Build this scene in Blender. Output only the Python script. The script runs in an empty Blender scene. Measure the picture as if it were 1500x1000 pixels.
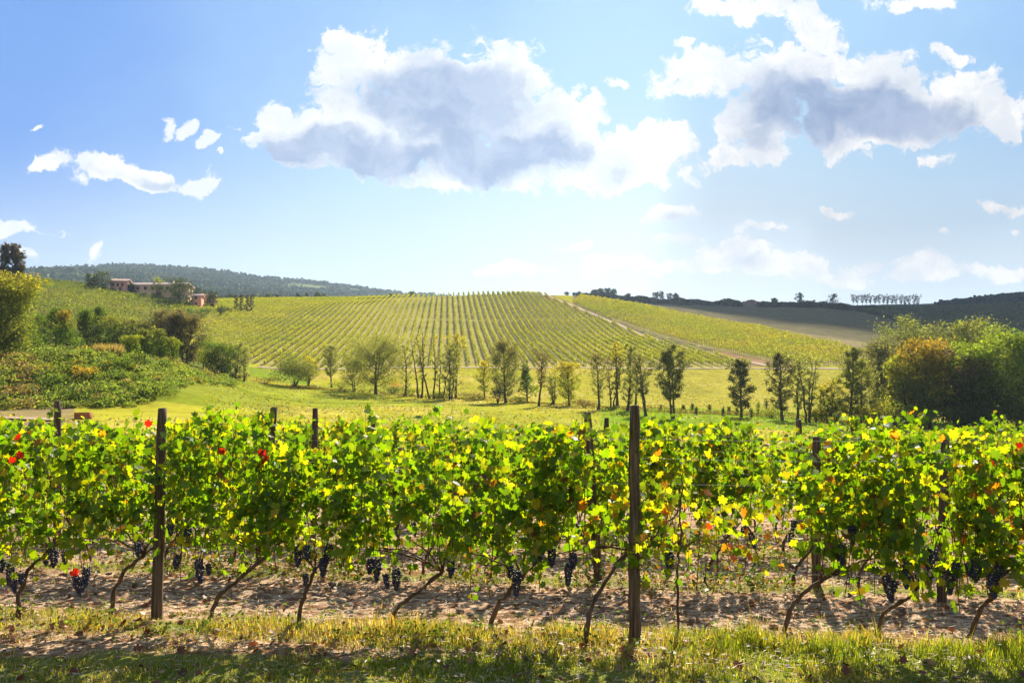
import bpy, math, random
import numpy as np
rng = np.random.default_rng(7)
random.seed(7)
S = bpy.context.scene
R = math.radians

# ------------------------------------------------------------------ camera, sun, sky, exposure
F = 1167.0           # focal length in pixels of the 1500 px wide photograph
HZ = 560.0           # row of the eye-level line
cd = bpy.data.cameras.new('camera'); cam = bpy.data.objects.new('camera', cd)
S.collection.objects.link(cam); S.camera = cam
cam.location = (0, 0, 0); cam.rotation_euler = (R(90), 0, 0)
cd.sensor_width = 36; cd.lens = 36 * F / 1500; cd.shift_y = (HZ - 500) / 1500
cd.clip_start = 0.1; cd.clip_end = 30000

SUN_EL, SUN_AZ = 38.0, 16.0          # azimuth measured from +Y towards +X
sd = bpy.data.lights.new('sun', 'SUN'); sun = bpy.data.objects.new('sun', sd)
S.collection.objects.link(sun)
sd.energy = 5.0; sd.angle = R(0.5); sd.color = (1.0, 0.91, 0.74)
sun.rotation_euler = (R(90 - SUN_EL), 0, R(180 - SUN_AZ))
SUNV = np.array([math.sin(R(SUN_AZ)) * math.cos(R(SUN_EL)), math.cos(R(SUN_AZ)) * math.cos(R(SUN_EL)), math.sin(R(SUN_EL))])

S.view_settings.view_transform = 'Standard'; S.view_settings.look = 'None'
S.view_settings.gamma = 1.0; EXPO = 1.35; S.view_settings.exposure = EXPO
S.cycles.max_bounces = 8; S.cycles.diffuse_bounces = 3; S.cycles.transmission_bounces = 6
S.cycles.glossy_bounces = 2; S.cycles.volume_bounces = 0; S.cycles.use_denoising = True

W = bpy.data.worlds.new('World'); S.world = W; W.use_nodes = True
nt = W.node_tree; N = nt.nodes; L = nt.links; N.clear()
def nd(tree, t, **kw):
    n = tree.nodes.new(t)
    for k, v in kw.items(): setattr(n, k, v)
    return n
def val(tree, op, a, b=None, c=None, clamp=False):
    n = tree.nodes.new('ShaderNodeMath'); n.operation = op; n.use_clamp = clamp
    for i, x in enumerate((a, b, c)):
        if x is None: continue
        if isinstance(x, (int, float)): n.inputs[i].default_value = x
        else: tree.links.new(x, n.inputs[i])
    return n.outputs[0]
def vec(tree, op, a, b=None):
    n = tree.nodes.new('ShaderNodeVectorMath'); n.operation = op
    for i, x in enumerate((a, b)):
        if x is None: continue
        if isinstance(x, tuple): n.inputs[i].default_value = x
        else: tree.links.new(x, n.inputs[i])
    return n.outputs['Value'] if op in ('LENGTH', 'DOT_PRODUCT', 'DISTANCE') else n.outputs[0]
def mixc(tree, fac, a, b):
    n = tree.nodes.new('ShaderNodeMix'); n.data_type = 'RGBA'
    for i, x in ((0, fac), (6, a), (7, b)):
        if isinstance(x, (int, float)): n.inputs[i].default_value = x
        elif isinstance(x, tuple): n.inputs[i].default_value = (*x, 1) if len(x) == 3 else x
        else: tree.links.new(x, n.inputs[i])
    return n.outputs[2]
def sstep(tree, x, lo, hi, a=0.0, b=1.0):
    n = tree.nodes.new('ShaderNodeMapRange'); n.interpolation_type = 'SMOOTHSTEP'
    n.inputs[1].default_value = lo; n.inputs[2].default_value = hi
    n.inputs[3].default_value = a; n.inputs[4].default_value = b
    tree.links.new(x, n.inputs[0]); return n.outputs[0]
def noise(tree, v, scale, detail=4, rough=0.5, dim='3D', out=0):
    n = tree.nodes.new('ShaderNodeTexNoise'); n.noise_dimensions = dim
    n.inputs['Scale'].default_value = scale; n.inputs['Detail'].default_value = detail; n.inputs['Roughness'].default_value = rough
    if v is not None: tree.links.new(v, n.inputs['Vector'])
    return n.outputs[out]

sky = nd(nt, 'ShaderNodeTexSky', sky_type='NISHITA', sun_disc=False)
sky.sun_elevation = R(SUN_EL); sky.sun_rotation = R(SUN_AZ)
sky.air_density = 1.0; sky.dust_density = 1.6; sky.ozone_density = 2.0; sky.altitude = 200
tc = nd(nt, 'ShaderNodeTexCoord')
sx = nd(nt, 'ShaderNodeSeparateXYZ'); L.new(tc.outputs['Generated'], sx.inputs[0])
yc = val(nt, 'MAXIMUM', sx.outputs[1], 0.05)
cu = val(nt, 'DIVIDE', sx.outputs[0], yc); cv = val(nt, 'DIVIDE', sx.outputs[2], yc)
cx = nd(nt, 'ShaderNodeCombineXYZ'); L.new(cu, cx.inputs[0]); L.new(cv, cx.inputs[1])
P0 = cx.outputs[0]
# billowing distortion of the cloud outline
wn = nd(nt, 'ShaderNodeTexNoise'); wn.noise_dimensions = '2D'; wn.inputs['Scale'].default_value = 9; wn.inputs['Detail'].default_value = 5; wn.inputs['Roughness'].default_value = 0.6
L.new(P0, wn.inputs['Vector'])
wv = vec(nt, 'MULTIPLY', vec(nt, 'SUBTRACT', wn.outputs['Color'], (0.5, 0.5, 0.5)), (0.075, 0.06, 0.0))
P1 = vec(nt, 'ADD', P0, wv)
CL = [  # clouds: centre and half sizes, degrees of the sky written in the photograph's pixel scale
 (600,190,175,78),(520,95,55,70),(640,130,110,75),(725,120,85,75),(790,170,75,60),(450,205,75,45),(820,215,115,48),(925,235,85,50),(660,262,110,24),(350,190,24,13),(415,170,32,30),(480,235,90,24),(700,240,140,42),(600,150,120,75),(865,245,90,42),(965,215,58,42),(855,165,50,40),(560,230,90,40),(380,205,40,22),
 (1040,110,105,45),(1160,125,110,70),(1290,145,110,70),(1400,150,90,50),(1470,170,50,35),(1095,190,50,24),(1065,228,46,18),(1120,215,40,26),(985,222,35,22),(1280,200,90,35),(1240,180,160,48),(1125,165,85,62),(1360,175,110,45),(1000,125,60,24),(1260,100,60,34),(1380,225,40,14),(905,120,22,12),
 (1110,10,110,26),(1190,45,42,45),(1310,10,90,20),(1385,80,36,16),(1000,60,22,10),(1345,190,60,35),
 (90,240,46,24),(150,248,65,28),(215,262,72,27),(290,278,54,19),(243,180,9,14),(268,192,18,14),(298,212,18,10),(60,198,14,6),(329,228,7,5),
 (35,335,52,14),(132,362,26,24),(180,250,120,16),(75,240,36,18),(25,372,36,18),(985,308,52,19),(1130,335,40,11),(1225,308,32,6),(1480,302,60,18),(1490,330,20,8),(830,358,55,10),(1000,350,50,12),
 (1100,365,60,16),(1170,385,70,20),(1350,405,90,16),(1230,405,80,14),(900,390,60,14),(1060,395,80,18),(1090,378,75,24),(1280,386,90,16),(1420,398,110,13),(980,398,90,16),(740,395,70,9),(1170,400,120,12),
 (1375,350,16,6)]
field = None; tsum = None
for (px, py, rx, ry) in CL:
    gr = 1.20 if ry > 40 else (1.1 if ry > 14 else 1.25)
    c = ((px - 750) / F, (HZ - py) / F, 0); s = (F / rx / gr, F / ry / gr, 0)
    d = vec(nt, 'LENGTH', vec(nt, 'MULTIPLY', vec(nt, 'SUBTRACT', P1, c), s))
    sz = min(1.0, (0.55 + ry / 90.0))
    f = val(nt, 'MULTIPLY_ADD', d, -sz, sz)
    d2 = val(nt, 'MULTIPLY', val(nt, 'MAXIMUM', val(nt, 'MULTIPLY_ADD', d, -1.0, 1.0), 0.0), min(1.0, ry / 55.0))
    tsum = d2 if tsum is None else val(nt, 'ADD', tsum, d2)
    field = f if field is None else val(nt, 'SMOOTH_MAX', field, f, 0.12)
fb = noise(nt, P1, 24, 9, 0.66, '2D')
fb2 = noise(nt, P0, 8, 5, 0.55, '2D')
vo = nd(nt, 'ShaderNodeTexVoronoi', feature='SMOOTH_F1', voronoi_dimensions='2D'); vo.inputs['Scale'].default_value = 17
vo.inputs['Detail'].default_value = 3; vo.inputs['Smoothness'].default_value = 0.4; L.new(P1, vo.inputs['Vector'])
D = val(nt, 'ADD', field, val(nt, 'MULTIPLY', val(nt, 'SUBTRACT', fb, 0.47), 0.85))
fb3 = noise(nt, P1, 62, 7, 0.7, '2D')
D = val(nt, 'ADD', D, val(nt, 'MULTIPLY', val(nt, 'SUBTRACT', fb3, 0.5), 0.60))
D = val(nt, 'ADD', D, val(nt, 'MULTIPLY', val(nt, 'SUBTRACT', 0.42, vo.outputs['Distance']), 0.55))
alpha = sstep(nt, D, 0.0, 0.24)
front = sstep(nt, sx.outputs[1], 0.1, 0.2)
alpha = val(nt, 'MULTIPLY', alpha, front)
# thick cloud seen against the light is blue grey, thin cloud is white
SH = [(430,212,80,24,.95),(500,232,110,30,1.15),(620,235,120,34,1.05),(740,232,100,40,1.1),(810,215,60,36,.8),(560,160,110,55,.8),(640,135,110,65,.85),(720,160,95,65,.85),(560,215,90,16,-.5),
 (1130,165,85,48,.9),(1230,175,100,44,1.1),(1340,180,90,34,.95),(1180,120,90,34,.6),(1290,140,70,34,.6),(1400,170,50,24,.5),(1110,215,40,20,.4),(1130,5,80,18,.45),(1300,10,60,12,.3),
 (230,268,50,14,.75),(150,255,40,12,.4),(985,315,36,12,.5),(925,245,60,24,.35),(880,262,60,16,.35),(1090,388,60,14,.35),(1280,394,60,10,.3),(1480,312,30,10,.3)]
tsh = None
P2 = vec(nt, 'ADD', P0, vec(nt, 'SCALE', wv)); P2.node.inputs[1].links[0].from_node.inputs['Scale'].default_value = 1.3
for (px, py, rx, ry, am) in SH:
    c = ((px - 750) / F, (HZ - py) / F, 0); s_ = (F / rx / 1.25, F / ry / 1.25, 0)
    d = vec(nt, 'LENGTH', vec(nt, 'MULTIPLY', vec(nt, 'SUBTRACT', P2, c), s_))
    q = val(nt, 'MAXIMUM', val(nt, 'MULTIPLY_ADD', val(nt, 'MULTIPLY', d, d), -am, am), 0.0) if am > 0 else val(nt, 'MINIMUM', val(nt, 'MULTIPLY_ADD', val(nt, 'MULTIPLY', d, d), -am, am), 0.0)
    tsh = q if tsh is None else val(nt, 'ADD', tsh, q)
T = val(nt, 'ADD', tsh, val(nt, 'MULTIPLY', val(nt, 'SUBTRACT', fb2, 0.5), 0.42))
T = val(nt, 'ADD', T, val(nt, 'MULTIPLY', val(nt, 'SUBTRACT', fb, 0.5), 0.42))
T = val(nt, 'ADD', T, val(nt, 'MULTIPLY', val(nt, 'SUBTRACT', 0.42, vo.outputs['Distance']), 0.25))
thick = sstep(nt, val(nt, 'ADD', T, val(nt, 'MULTIPLY', val(nt, 'SUBTRACT', fb3, 0.5), 0.25)), 0.02, 1.25)
SKYK = 10.0 / 2 ** EXPO      # colours below are written as they should look on the picture
gr2 = noise(nt, P1, 14, 6, 0.6, '2D')
greyc = mixc(nt, sstep(nt, gr2, 0.36, 0.66), (0.29*SKYK, 0.39*SKYK, 0.60*SKYK), (0.46*SKYK, 0.55*SKYK, 0.74*SKYK))
whitec = mixc(nt, sstep(nt, val(nt, 'ADD', gr2, val(nt, 'MULTIPLY', fb3, 0.5)), 0.60, 0.92), (0.84*SKYK, 0.87*SKYK, 0.92*SKYK), (1.06*SKYK, 1.04*SKYK, 1.02*SKYK))
ccol = mixc(nt, thick, whitec, greyc)
# clear sky: Nishita pulled towards milky near the ground and near the sun's bearing
K_ = lambda r, g, b: (r * SKYK, g * SKYK, b * SKYK)
near = vec(nt, 'LENGTH', vec(nt, 'MULTIPLY', vec(nt, 'SUBTRACT', P0, (0.20, 0.10, 0)), (1.0, 1.25, 0)))
veil = noise(nt, P0, 2.5, 4, 0.55, '2D')
g1 = val(nt, 'ADD', near, val(nt, 'MULTIPLY', val(nt, 'SUBTRACT', veil, 0.5), 0.35))
clear = mixc(nt, sstep(nt, g1, 0.30, 0.92), K_(0.44, 0.69, 0.93), K_(0.13, 0.33, 0.82))
clear = mixc(nt, sstep(nt, val(nt, 'ADD', cv, val(nt, 'MULTIPLY', cu, -0.05)), 0.05, 0.36, 1.0, 0.0), clear, K_(0.73, 0.84, 0.92))
clear = mixc(nt, sstep(nt, near, 0.0, 0.42, 0.40, 0.0), clear, K_(0.95, 0.97, 1.0))
hs = nd(nt, 'ShaderNodeHueSaturation'); hs.inputs['Saturation'].default_value = 0.55; L.new(sky.outputs[0], hs.inputs['Color'])
back = vec(nt, 'SCALE', hs.outputs[0]); back.node.inputs['Scale'].default_value = 0.62
clear = mixc(nt, front, back, clear)
skyc = mixc(nt, alpha, clear, ccol)
bg = nd(nt, 'ShaderNodeBackground'); bg.inputs['Strength'].default_value = 0.1
L.new(skyc, bg.inputs['Color']); wo = nd(nt, 'ShaderNodeOutputWorld'); L.new(bg.outputs[0], wo.inputs[0])

# ------------------------------------------------------------------ helpers
C = S.collection
class MB:
    """collects vertices, triangles and quads (numpy) and links them as ONE mesh object"""
    def __init__(s): s.v = []; s.t = []; s.q = []; s.c = []; s.n = 0
    def add(s, v, t=None, q=None, c=(0.5, 0.5, 0.5)):
        v = np.asarray(v, float).reshape(-1, 3); n = len(v)
        c = np.asarray(c, float)
        if c.ndim == 1: c = np.tile(c, (n, 1))
        s.v.append(v); s.c.append(c)
        if t is not None and len(t): s.t.append(np.asarray(t, int).reshape(-1, 3) + s.n)
        if q is not None and len(q): s.q.append(np.asarray(q, int).reshape(-1, 4) + s.n)
        s.n += n; return s
    def mesh(s, name, mat, smooth=False, origin=None):
        v = np.concatenate(s.v); c = np.concatenate(s.c)
        if origin is not None: v = v - np.asarray(origin, float)
        t = np.concatenate(s.t) if s.t else np.zeros((0, 3), int)
        q = np.concatenate(s.q) if s.q else np.zeros((0, 4), int)
        me = bpy.data.meshes.new(name)
        me.vertices.add(len(v)); me.vertices.foreach_set('co', v.astype(np.float32).ravel())
        li = np.concatenate([t.ravel(), q.ravel()]); me.loops.add(len(li)); me.loops.foreach_set('vertex_index', li.astype(np.int32))
        npol = len(t) + len(q); me.polygons.add(npol)
        st = np.concatenate([np.arange(len(t)) * 3, len(t) * 3 + np.arange(len(q)) * 4])
        me.polygons.foreach_set('loop_start', st.astype(np.int32))
        me.polygons.foreach_set('loop_total', np.concatenate([np.full(len(t), 3), np.full(len(q), 4)]).astype(np.int32))
        if smooth: me.polygons.foreach_set('use_smooth', np.ones(npol, bool))
        me.update(calc_edges=True)
        a = me.color_attributes.new('Col', 'FLOAT_COLOR', 'POINT')
        a.data.foreach_set('color', np.concatenate([np.clip(c, 0, 1), np.ones((len(c), 1))], 1).astype(np.float32).ravel())
        me.materials.append(mat); me.validate()
        return me
    def build(s, name, mat, parent=None, smooth=False, origin=None):
        o = bpy.data.objects.new(name, s.mesh(name, mat, smooth, origin)); C.objects.link(o)
        if parent is not None: o.parent = parent
        elif origin is not None: o.location = origin
        return o
def empty(name, loc):
    o = bpy.data.objects.new(name, None); C.objects.link(o); o.location = loc; o.empty_display_size = 0.2; return o
def tag(o, label=None, cat=None, group=None, kind=None):
    if label: o['label'] = label
    if cat: o['category'] = cat
    if group: o['group'] = group
    if kind: o['kind'] = kind
    return o
def copy_tree(o, parent=None):
    c = o.copy(); C.objects.link(c); c.parent = parent
    for ch in list(o.children): copy_tree(ch, c)
    return c
def unit(v): return v / np.maximum(np.linalg.norm(v, axis=-1, keepdims=True), 1e-9)
def tube(mb, pts, rad, seg=6, c=(0.2, 0.15, 0.1), cap=True):
    pts = np.asarray(pts, float); n = len(pts); rad = np.broadcast_to(np.asarray(rad, float), (n,))
    d = unit(np.gradient(pts, axis=0)); up = np.array([0.13, 0.95, 0.28]) if abs(d[0, 2]) > 0.6 else np.array([0.05, 0.1, 1.0])
    a = unit(np.cross(d, up)); b = np.cross(d, a)
    th = np.arange(seg) / seg * 2 * math.pi
    ring = pts[:, None] + rad[:, None, None] * (a[:, None] * np.cos(th)[None, :, None] + b[:, None] * np.sin(th)[None, :, None])
    i = np.arange(n - 1)[:, None] * seg; j = np.arange(seg)[None]; k = (j + 1) % seg
    q = np.stack([i + j, i + k, i + seg + k, i + seg + j], -1).reshape(-1, 4)
    v = ring.reshape(-1, 3); t = None
    if cap:
        v = np.concatenate([v, pts[-1:]]); e = (n - 1) * seg
        t = np.stack([e + j[0], e + k[0], np.full(seg, n * seg)], -1)
    mb.add(v, t, q, c)
def box(mb, lo, hi, c=(0.5, 0.5, 0.5), M=None):
    x0, y0, z0 = lo; x1, y1, z1 = hi
    v = np.array([(x, y, z) for z in (z0, z1) for y in (y0, y1) for x in (x0, x1)], float)
    if M is not None: v = M(v)
    mb.add(v, None, [(0, 2, 3, 1), (4, 5, 7, 6), (0, 1, 5, 4), (2, 6, 7, 3), (0, 4, 6, 2), (1, 3, 7, 5)], c)
def quads(mb, p, size, col, asp=0.55, flat=0.0, sag=0.0):
    """n leaf-like rhombi at p with random turn; flat > 0 turns them to face up"""
    n = len(p)
    d = unit(rng.normal(size=(n, 3)) + np.array([0, 0, -sag])); nn = unit(rng.normal(size=(n, 3)) + np.array([0, 0, flat]))
    r = unit(np.cross(d, nn)); size = np.broadcast_to(size, (n,))[:, None]
    v = np.stack([p - d * size * 0.5, p + r * size * asp * 0.5, p + d * size * 0.5, p - r * size * asp * 0.5], 1).reshape(-1, 3)
    mb.add(v, None, np.arange(n * 4).reshape(-1, 4), np.repeat(col, 4, 0))
def vary(base, n, dv=0.25, dh=0.12):
    base = np.asarray(base, float)
    k = np.exp(rng.normal(size=(n, 1)) * dv); hsh = rng.normal(size=(n, 1)) * dh
    return np.clip(base * k * (1 + hsh * np.array([1.0, 0.1, -0.6])), 0.003, 0.95)
_h = rng.random((256, 256))
def vnoise(x, y):
    x = np.asarray(x, float); y = np.asarray(y, float)
    xi = np.floor(x).astype(int); yi = np.floor(y).astype(int); fx = x - xi; fy = y - yi
    fx = fx * fx * (3 - 2 * fx); fy = fy * fy * (3 - 2 * fy)
    g = lambda a, b: _h[a % 256, b % 256]
    return (g(xi, yi) * (1 - fx) + g(xi + 1, yi) * fx) * (1 - fy) + (g(xi, yi + 1) * (1 - fx) + g(xi + 1, yi + 1) * fx) * fy
def fbm(x, y, o=4):
    s = 0; a = 0.5; t = 0
    for k in range(o): s = s + a * vnoise(x * 2**k + 17 * k, y * 2**k - 9 * k); t += a; a *= 0.5
    return s / t

# ------------------------------------------------------------------ materials
def newmat(name):
    m = bpy.data.materials.new(name); m.use_nodes = True; m.node_tree.nodes.clear(); return m
def leafmat(name, trans=0.45, gloss=0.06, rough=0.35, tint=(1.25, 1.25, 0.55), dk=1.0):
    m = newmat(name); t = m.node_tree; K = t.links.new
    at = nd(t, 'ShaderNodeAttribute', attribute_name='Col')
    tx = nd(t, 'ShaderNodeTexCoord')
    nz = noise(t, tx.outputs['Object'], 3.0, 2)
    colr = vec(t, 'SCALE', at.outputs['Color']); colr.node.inputs['Scale'].default_value = 1
    K(val(t, 'MULTIPLY_ADD', nz, 0.45, 0.58), colr.node.inputs['Scale'])
    di = nd(t, 'ShaderNodeBsdfDiffuse'); K(vec(t, 'MULTIPLY', colr, (dk, dk, dk)), di.inputs[0])
    tr = nd(t, 'ShaderNodeBsdfTranslucent'); K(vec(t, 'MULTIPLY', colr, tint), tr.inputs[0])
    mx = nd(t, 'ShaderNodeMixShader'); mx.inputs[0].default_value = trans; K(di.outputs[0], mx.inputs[1]); K(tr.outputs[0], mx.inputs[2])
    gl = nd(t, 'ShaderNodeBsdfGlossy'); gl.inputs['Roughness'].default_value = rough
    lw = nd(t, 'ShaderNodeLayerWeight'); lw.inputs[0].default_value = 0.3
    m2 = nd(t, 'ShaderNodeMixShader'); K(val(t, 'MULTIPLY_ADD', lw.outputs['Facing'], gloss * 2, gloss), m2.inputs[0])
    K(mx.outputs[0], m2.inputs[1]); K(gl.outputs[0], m2.inputs[2])
    o = nd(t, 'ShaderNodeOutputMaterial'); K(m2.outputs[0], o.inputs[0]); return m
def solid(name, col, rough=0.8, scale=6.0, var=0.35, bump=0.3, stretch=(1, 1, 1), attr=False, metal=0.0, spec=0.3):
    m = newmat(name); t = m.node_tree; K = t.links.new
    tx = nd(t, 'ShaderNodeTexCoord'); v = vec(t, 'MULTIPLY', tx.outputs['Object'], stretch)
    nz = noise(t, v, scale, 6, 0.62)
    nz = sstep(t, nz, 0.28, 0.72)
    k = val(t, 'MULTIPLY_ADD', nz, var * 1.7, 0.85 - var * .85)
    if attr:
        at = nd(t, 'ShaderNodeAttribute', attribute_name='Col'); base = at.outputs['Color']
    else:
        rg = nd(t, 'ShaderNodeRGB'); rg.outputs[0].default_value = (*col, 1); base = rg.outputs[0]
    cc = vec(t, 'SCALE', base); K(k, cc.node.inputs['Scale'])
    b = nd(t, 'ShaderNodeBsdfPrincipled'); K(cc, b.inputs['Base Color'])
    b.inputs['Roughness'].default_value = rough; b.inputs['Metallic'].default_value = metal; b.inputs['Specular IOR Level'].default_value = spec
    if bump:
        bp = nd(t, 'ShaderNodeBump'); bp.inputs['Strength'].default_value = bump; bp.inputs['Distance'].default_value = 0.02
        K(nz, bp.inputs['Height']); K(bp.outputs[0], b.inputs['Normal'])
    o = nd(t, 'ShaderNodeOutputMaterial'); K(b.outputs[0], o.inputs[0]); return m
M_vine = leafmat('vine_leaf', 0.55, 0.016, 0.45, (2.9, 2.5, 0.32), 0.60)
M_leaf = leafmat('tree_leaf', 0.48, 0.01, 0.6, (2.2, 2.05, 0.75))
M_far = leafmat('far_foliage', 0.15, 0.0, 0.8, (1.1, 1.1, 0.7))
M_row = leafmat('vineyard_row_leaf', 0.45, 0.01, 0.6, (1.9, 1.75, 0.5))
M_grass = leafmat('grass_blade', 0.5, 0.02, 0.5, (1.5, 1.4, 0.5))
M_dead = leafmat('dead_leaf', 0.25, 0.03, 0.5, (1.2, 1.0, 0.6))
M_bark = solid('bark', (0.10, 0.075, 0.055), 0.95, 14, 0.5, 0.8, (1, 1, 0.25), attr=True)
M_post = solid('weathered_post_wood', (0.17, 0.115, 0.08), 0.95, 42, 0.7, 1.0, (1, 1, 0.05))
M_wire = solid('galvanised_wire', (0.32, 0.32, 0.31), 0.7, 5, 0.1, 0, metal=0.3)
M_grape = solid('grape_skin', (0.030, 0.028, 0.075), 0.5, 40, 0.8, 0.0, attr=False, spec=0.5)
M_wall = solid('plaster_wall', (0.5, 0.3, 0.2), 0.9, 1.2, 0.12, 0.1, attr=True)
M_tile = solid('roof_tile', (0.5, 0.3, 0.2), 0.9, 2.0, 0.25, 0.4, (1, 6, 1), attr=True)
M_dark = solid('window_dark', (0.02, 0.02, 0.025), 0.3, 2, 0.2, 0)

# ------------------------------------------------------------------ terrain
GX = [-600, 0, 50, 100, 150, 200, 250, 300, 330, 370, 450, 530, 600, 700, 750, 800, 850, 930, 1000, 1100, 1180, 1250, 1300, 1350, 1400, 1500, 2100]
def ring(*p):
    d = {**dict(zip(p[0::2], p[1::2]))}; return np.interp(GX, list(d.keys()), list(d.values()))
PL = lambda Y: 560 + F * (1.9 + 0.054 * Y) / Y
RG = [
 (20, ring(0, PL(20))),
 (40, ring(100, 645, 300, 665, 450, PL(40))),
 (60, ring(0, 612, 100, 614, 200, 618, 300, 625, 450, 640, 750, 650, 1400, 655)),
 (75, ring(0, 598, 100, 598, 200, 600, 300, 603, 370, 610, 450, 622, 600, 628, 750, 632, 930, 634, 1400, 643)),
 (90, ring(0, 520, 100, 518, 150, 516, 200, 536, 250, 552, 300, 572, 330, 585, 370, 597, 450, 606, 600, 612, 750, 616, 930, 620, 1100, 624, 1250, 628, 1400, 636)),
 (110, ring(0, 513, 100, 511, 150, 509, 200, 522, 250, 532, 300, 548, 330, 564, 370, 580, 450, 592, 600, 597, 750, 600, 930, 606, 1100, 610, 1250, 619, 1400, 629)),
 (130, ring(0, 506, 100, 504, 200, 512, 300, 538, 340, 554, 370, 567, 450, 579, 600, 587, 750, 590, 930, 593, 1100, 598, 1250, 604, 1400, 615)),
 (150, ring(0, 498, 100, 496, 200, 503, 300, 526, 370, 555, 450, 567, 600, 576, 750, 579, 930, 580, 1100, 582, 1250, 586, 1400, 595)),
 (200, ring(0, 468, 100, 474, 200, 488, 300, 518, 370, 541, 450, 543, 600, 541, 750, 540, 930, 540, 1100, 541, 1290, 543, 1400, 548)),
 (240, ring(0, 440, 100, 448, 200, 462, 290, 488, 370, 505, 450, 509, 600, 511, 800, 512, 930, 514, 1100, 514, 1250, 507, 1400, 515)),
 (280, ring(0, 417, 100, 426, 200, 438, 290, 460, 370, 481, 450, 485, 600, 487, 800, 490, 930, 492, 1100, 493, 1250, 493, 1400, 503)),
 (310, ring(0, 409, 100, 418, 200, 430, 290, 446, 370, 465, 450, 468, 600, 470, 800, 472, 930, 474, 1100, 483, 1250, 485, 1400, 498)),
 (360, ring(0, 415, 100, 422, 200, 432, 290, 443, 370, 447, 450, 447, 600, 446, 750, 445, 830, 446, 930, 452, 1000, 461, 1100, 474, 1250, 477, 1400, 492)),
 (400, ring(0, 425, 100, 428, 200, 434, 290, 441, 370, 440, 450, 439, 560, 437, 620, 433, 700, 431, 750, 430, 800, 431, 850, 434, 930, 446, 1000, 456, 1100, 469, 1250, 473, 1400, 489)),
 (460, ring(0, 440, 290, 446, 450, 446, 620, 440, 750, 437, 800, 436, 850, 437, 930, 446, 1000, 453, 1100, 461, 1250, 466, 1400, 484, 1500, 486)),
 (600, ring(0, 458, 450, 458, 620, 452, 750, 440, 830, 434, 870, 434, 930, 443, 1000, 447, 1100, 449, 1240, 452, 1300, 462, 1350, 476, 1500, 478)),
 (900, ring(0, 440, 450, 450, 750, 448, 930, 450, 1100, 453, 1240, 448, 1300, 446, 1400, 447, 1500, 441)),
 (1100, ring(0, 418, 200, 424, 400, 442, 600, 450, 930, 455, 1240, 455, 1400, 450, 1500, 446)),
 (1350, ring(0, 402, 50, 398, 130, 396, 200, 407, 300, 420, 400, 434, 500, 444, 900, 455, 1350, 455, 1390, 449, 1430, 440, 1500, 433, 1700, 425)),
 (1600, ring(0, 405, 130, 403, 200, 402, 300, 408, 400, 424, 500, 434, 600, 444, 900, 455, 1500, 440)),
 (2000, ring(0, 400, 100, 393, 160, 386, 200, 388, 280, 393, 350, 400, 450, 412, 530, 421, 600, 430, 650, 437, 900, 450, 1500, 452)),
 (2600, ring(0, 430, 600, 450, 1500, 460)),
 (6000, ring(0, 520, 1500, 520)),
]
RY = np.array([r[0] for r in RG], float)
UK = (np.array(GX) - 750) / F
US = np.concatenate([np.linspace(-3, -0.72, 24)[:-1], np.linspace(-0.72, 0.72, 300), np.linspace(0.72, 3, 24)[1:]])
YS = np.concatenate([np.linspace(20, 60, 34)[:-1], np.linspace(60, 160, 120)[:-1], np.linspace(160, 420, 140)[:-1], np.geomspace(420, 2200, 110)[:-1], np.geomspace(2200, 6000, 8)])
ZR = np.array([(HZ - r[1]) / F * r[0] for r in RG])            # ring x knot heights
ZU = np.array([np.interp(US, UK, z) for z in ZR])
ZG = np.array([np.interp(YS, RY, ZU[:, i]) for i in range(len(US))]).T
def blur(a, ax, k):
    for _ in range(k):
        p = np.concatenate([a.take([0], ax), a, a.take([-1], ax)], ax)
        n = a.shape[ax]
        a = (p.take(range(0, n), ax) + 2 * a + p.take(range(2, n + 2), ax)) / 4
    return a
ZG[1:] = blur(blur(ZG, 0, 14), 1, 30)[1:]
fy = np.clip((YS - 20) / 40, 0, 1)[:, None]
XG = US[None] * YS[:, None]; YG = np.repeat(YS[:, None], len(US), 1)
ZG = ZG + fy * (fbm(XG / 14, YG / 14) - 0.5) * 0.5 * np.clip(YS / 150, 0.3, 4)[:, None]
ZG[0] = -1.9 - 0.054 * 20
def near_z(X, Y): return -1.9 - 0.054 * np.asarray(Y, float) + 0.0 * np.asarray(X)
def gz(X, Y):
    X = np.asarray(X, float); Y = np.asarray(Y, float)
    Yc = np.clip(Y, 20, 5999); u = np.clip(X / Yc, -2.99, 2.99)
    iy = np.clip(np.searchsorted(YS, Yc) - 1, 0, len(YS) - 2); iu = np.clip(np.searchsorted(US, u) - 1, 0, len(US) - 2)
    a = (Yc - YS[iy]) / (YS[iy + 1] - YS[iy]); b = (u - US[iu]) / (US[iu + 1] - US[iu])
    z = (ZG[iy, iu] * (1 - b) + ZG[iy, iu + 1] * b) * (1 - a) + (ZG[iy + 1, iu] * (1 - b) + ZG[iy + 1, iu + 1] * b) * a
    return np.where(Y < 20, near_z(X, Y), z)
def X_(px, Y): return (px - 750) / F * Y
def ppx(X, Y): return 750 + F * X / Y
def ppy(z, Y): return HZ - F * z / Y
def findY(px, py, lo, hi):
    ys = np.linspace(lo, hi, 600); e = np.abs(ppy(gz(X_(px, ys), ys), ys) - py); return float(ys[np.argmin(e)])
def inpoly(x, y, poly):
    x = np.asarray(x); r = np.zeros(x.shape, bool); n = len(poly)
    for i in range(n):
        x0, y0 = poly[i]; x1, y1 = poly[(i + 1) % n]
        c = ((y0 > y) != (y1 > y)) & (x < (x1 - x0) * (y - y0) / (y1 - y0 + 1e-12) + x0); r ^= c
    return r
B_MID = [(-78, 205), (63, 205), (45, 280), (24, 365), (12, 412), (-165, 412), (-132, 300)]
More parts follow.
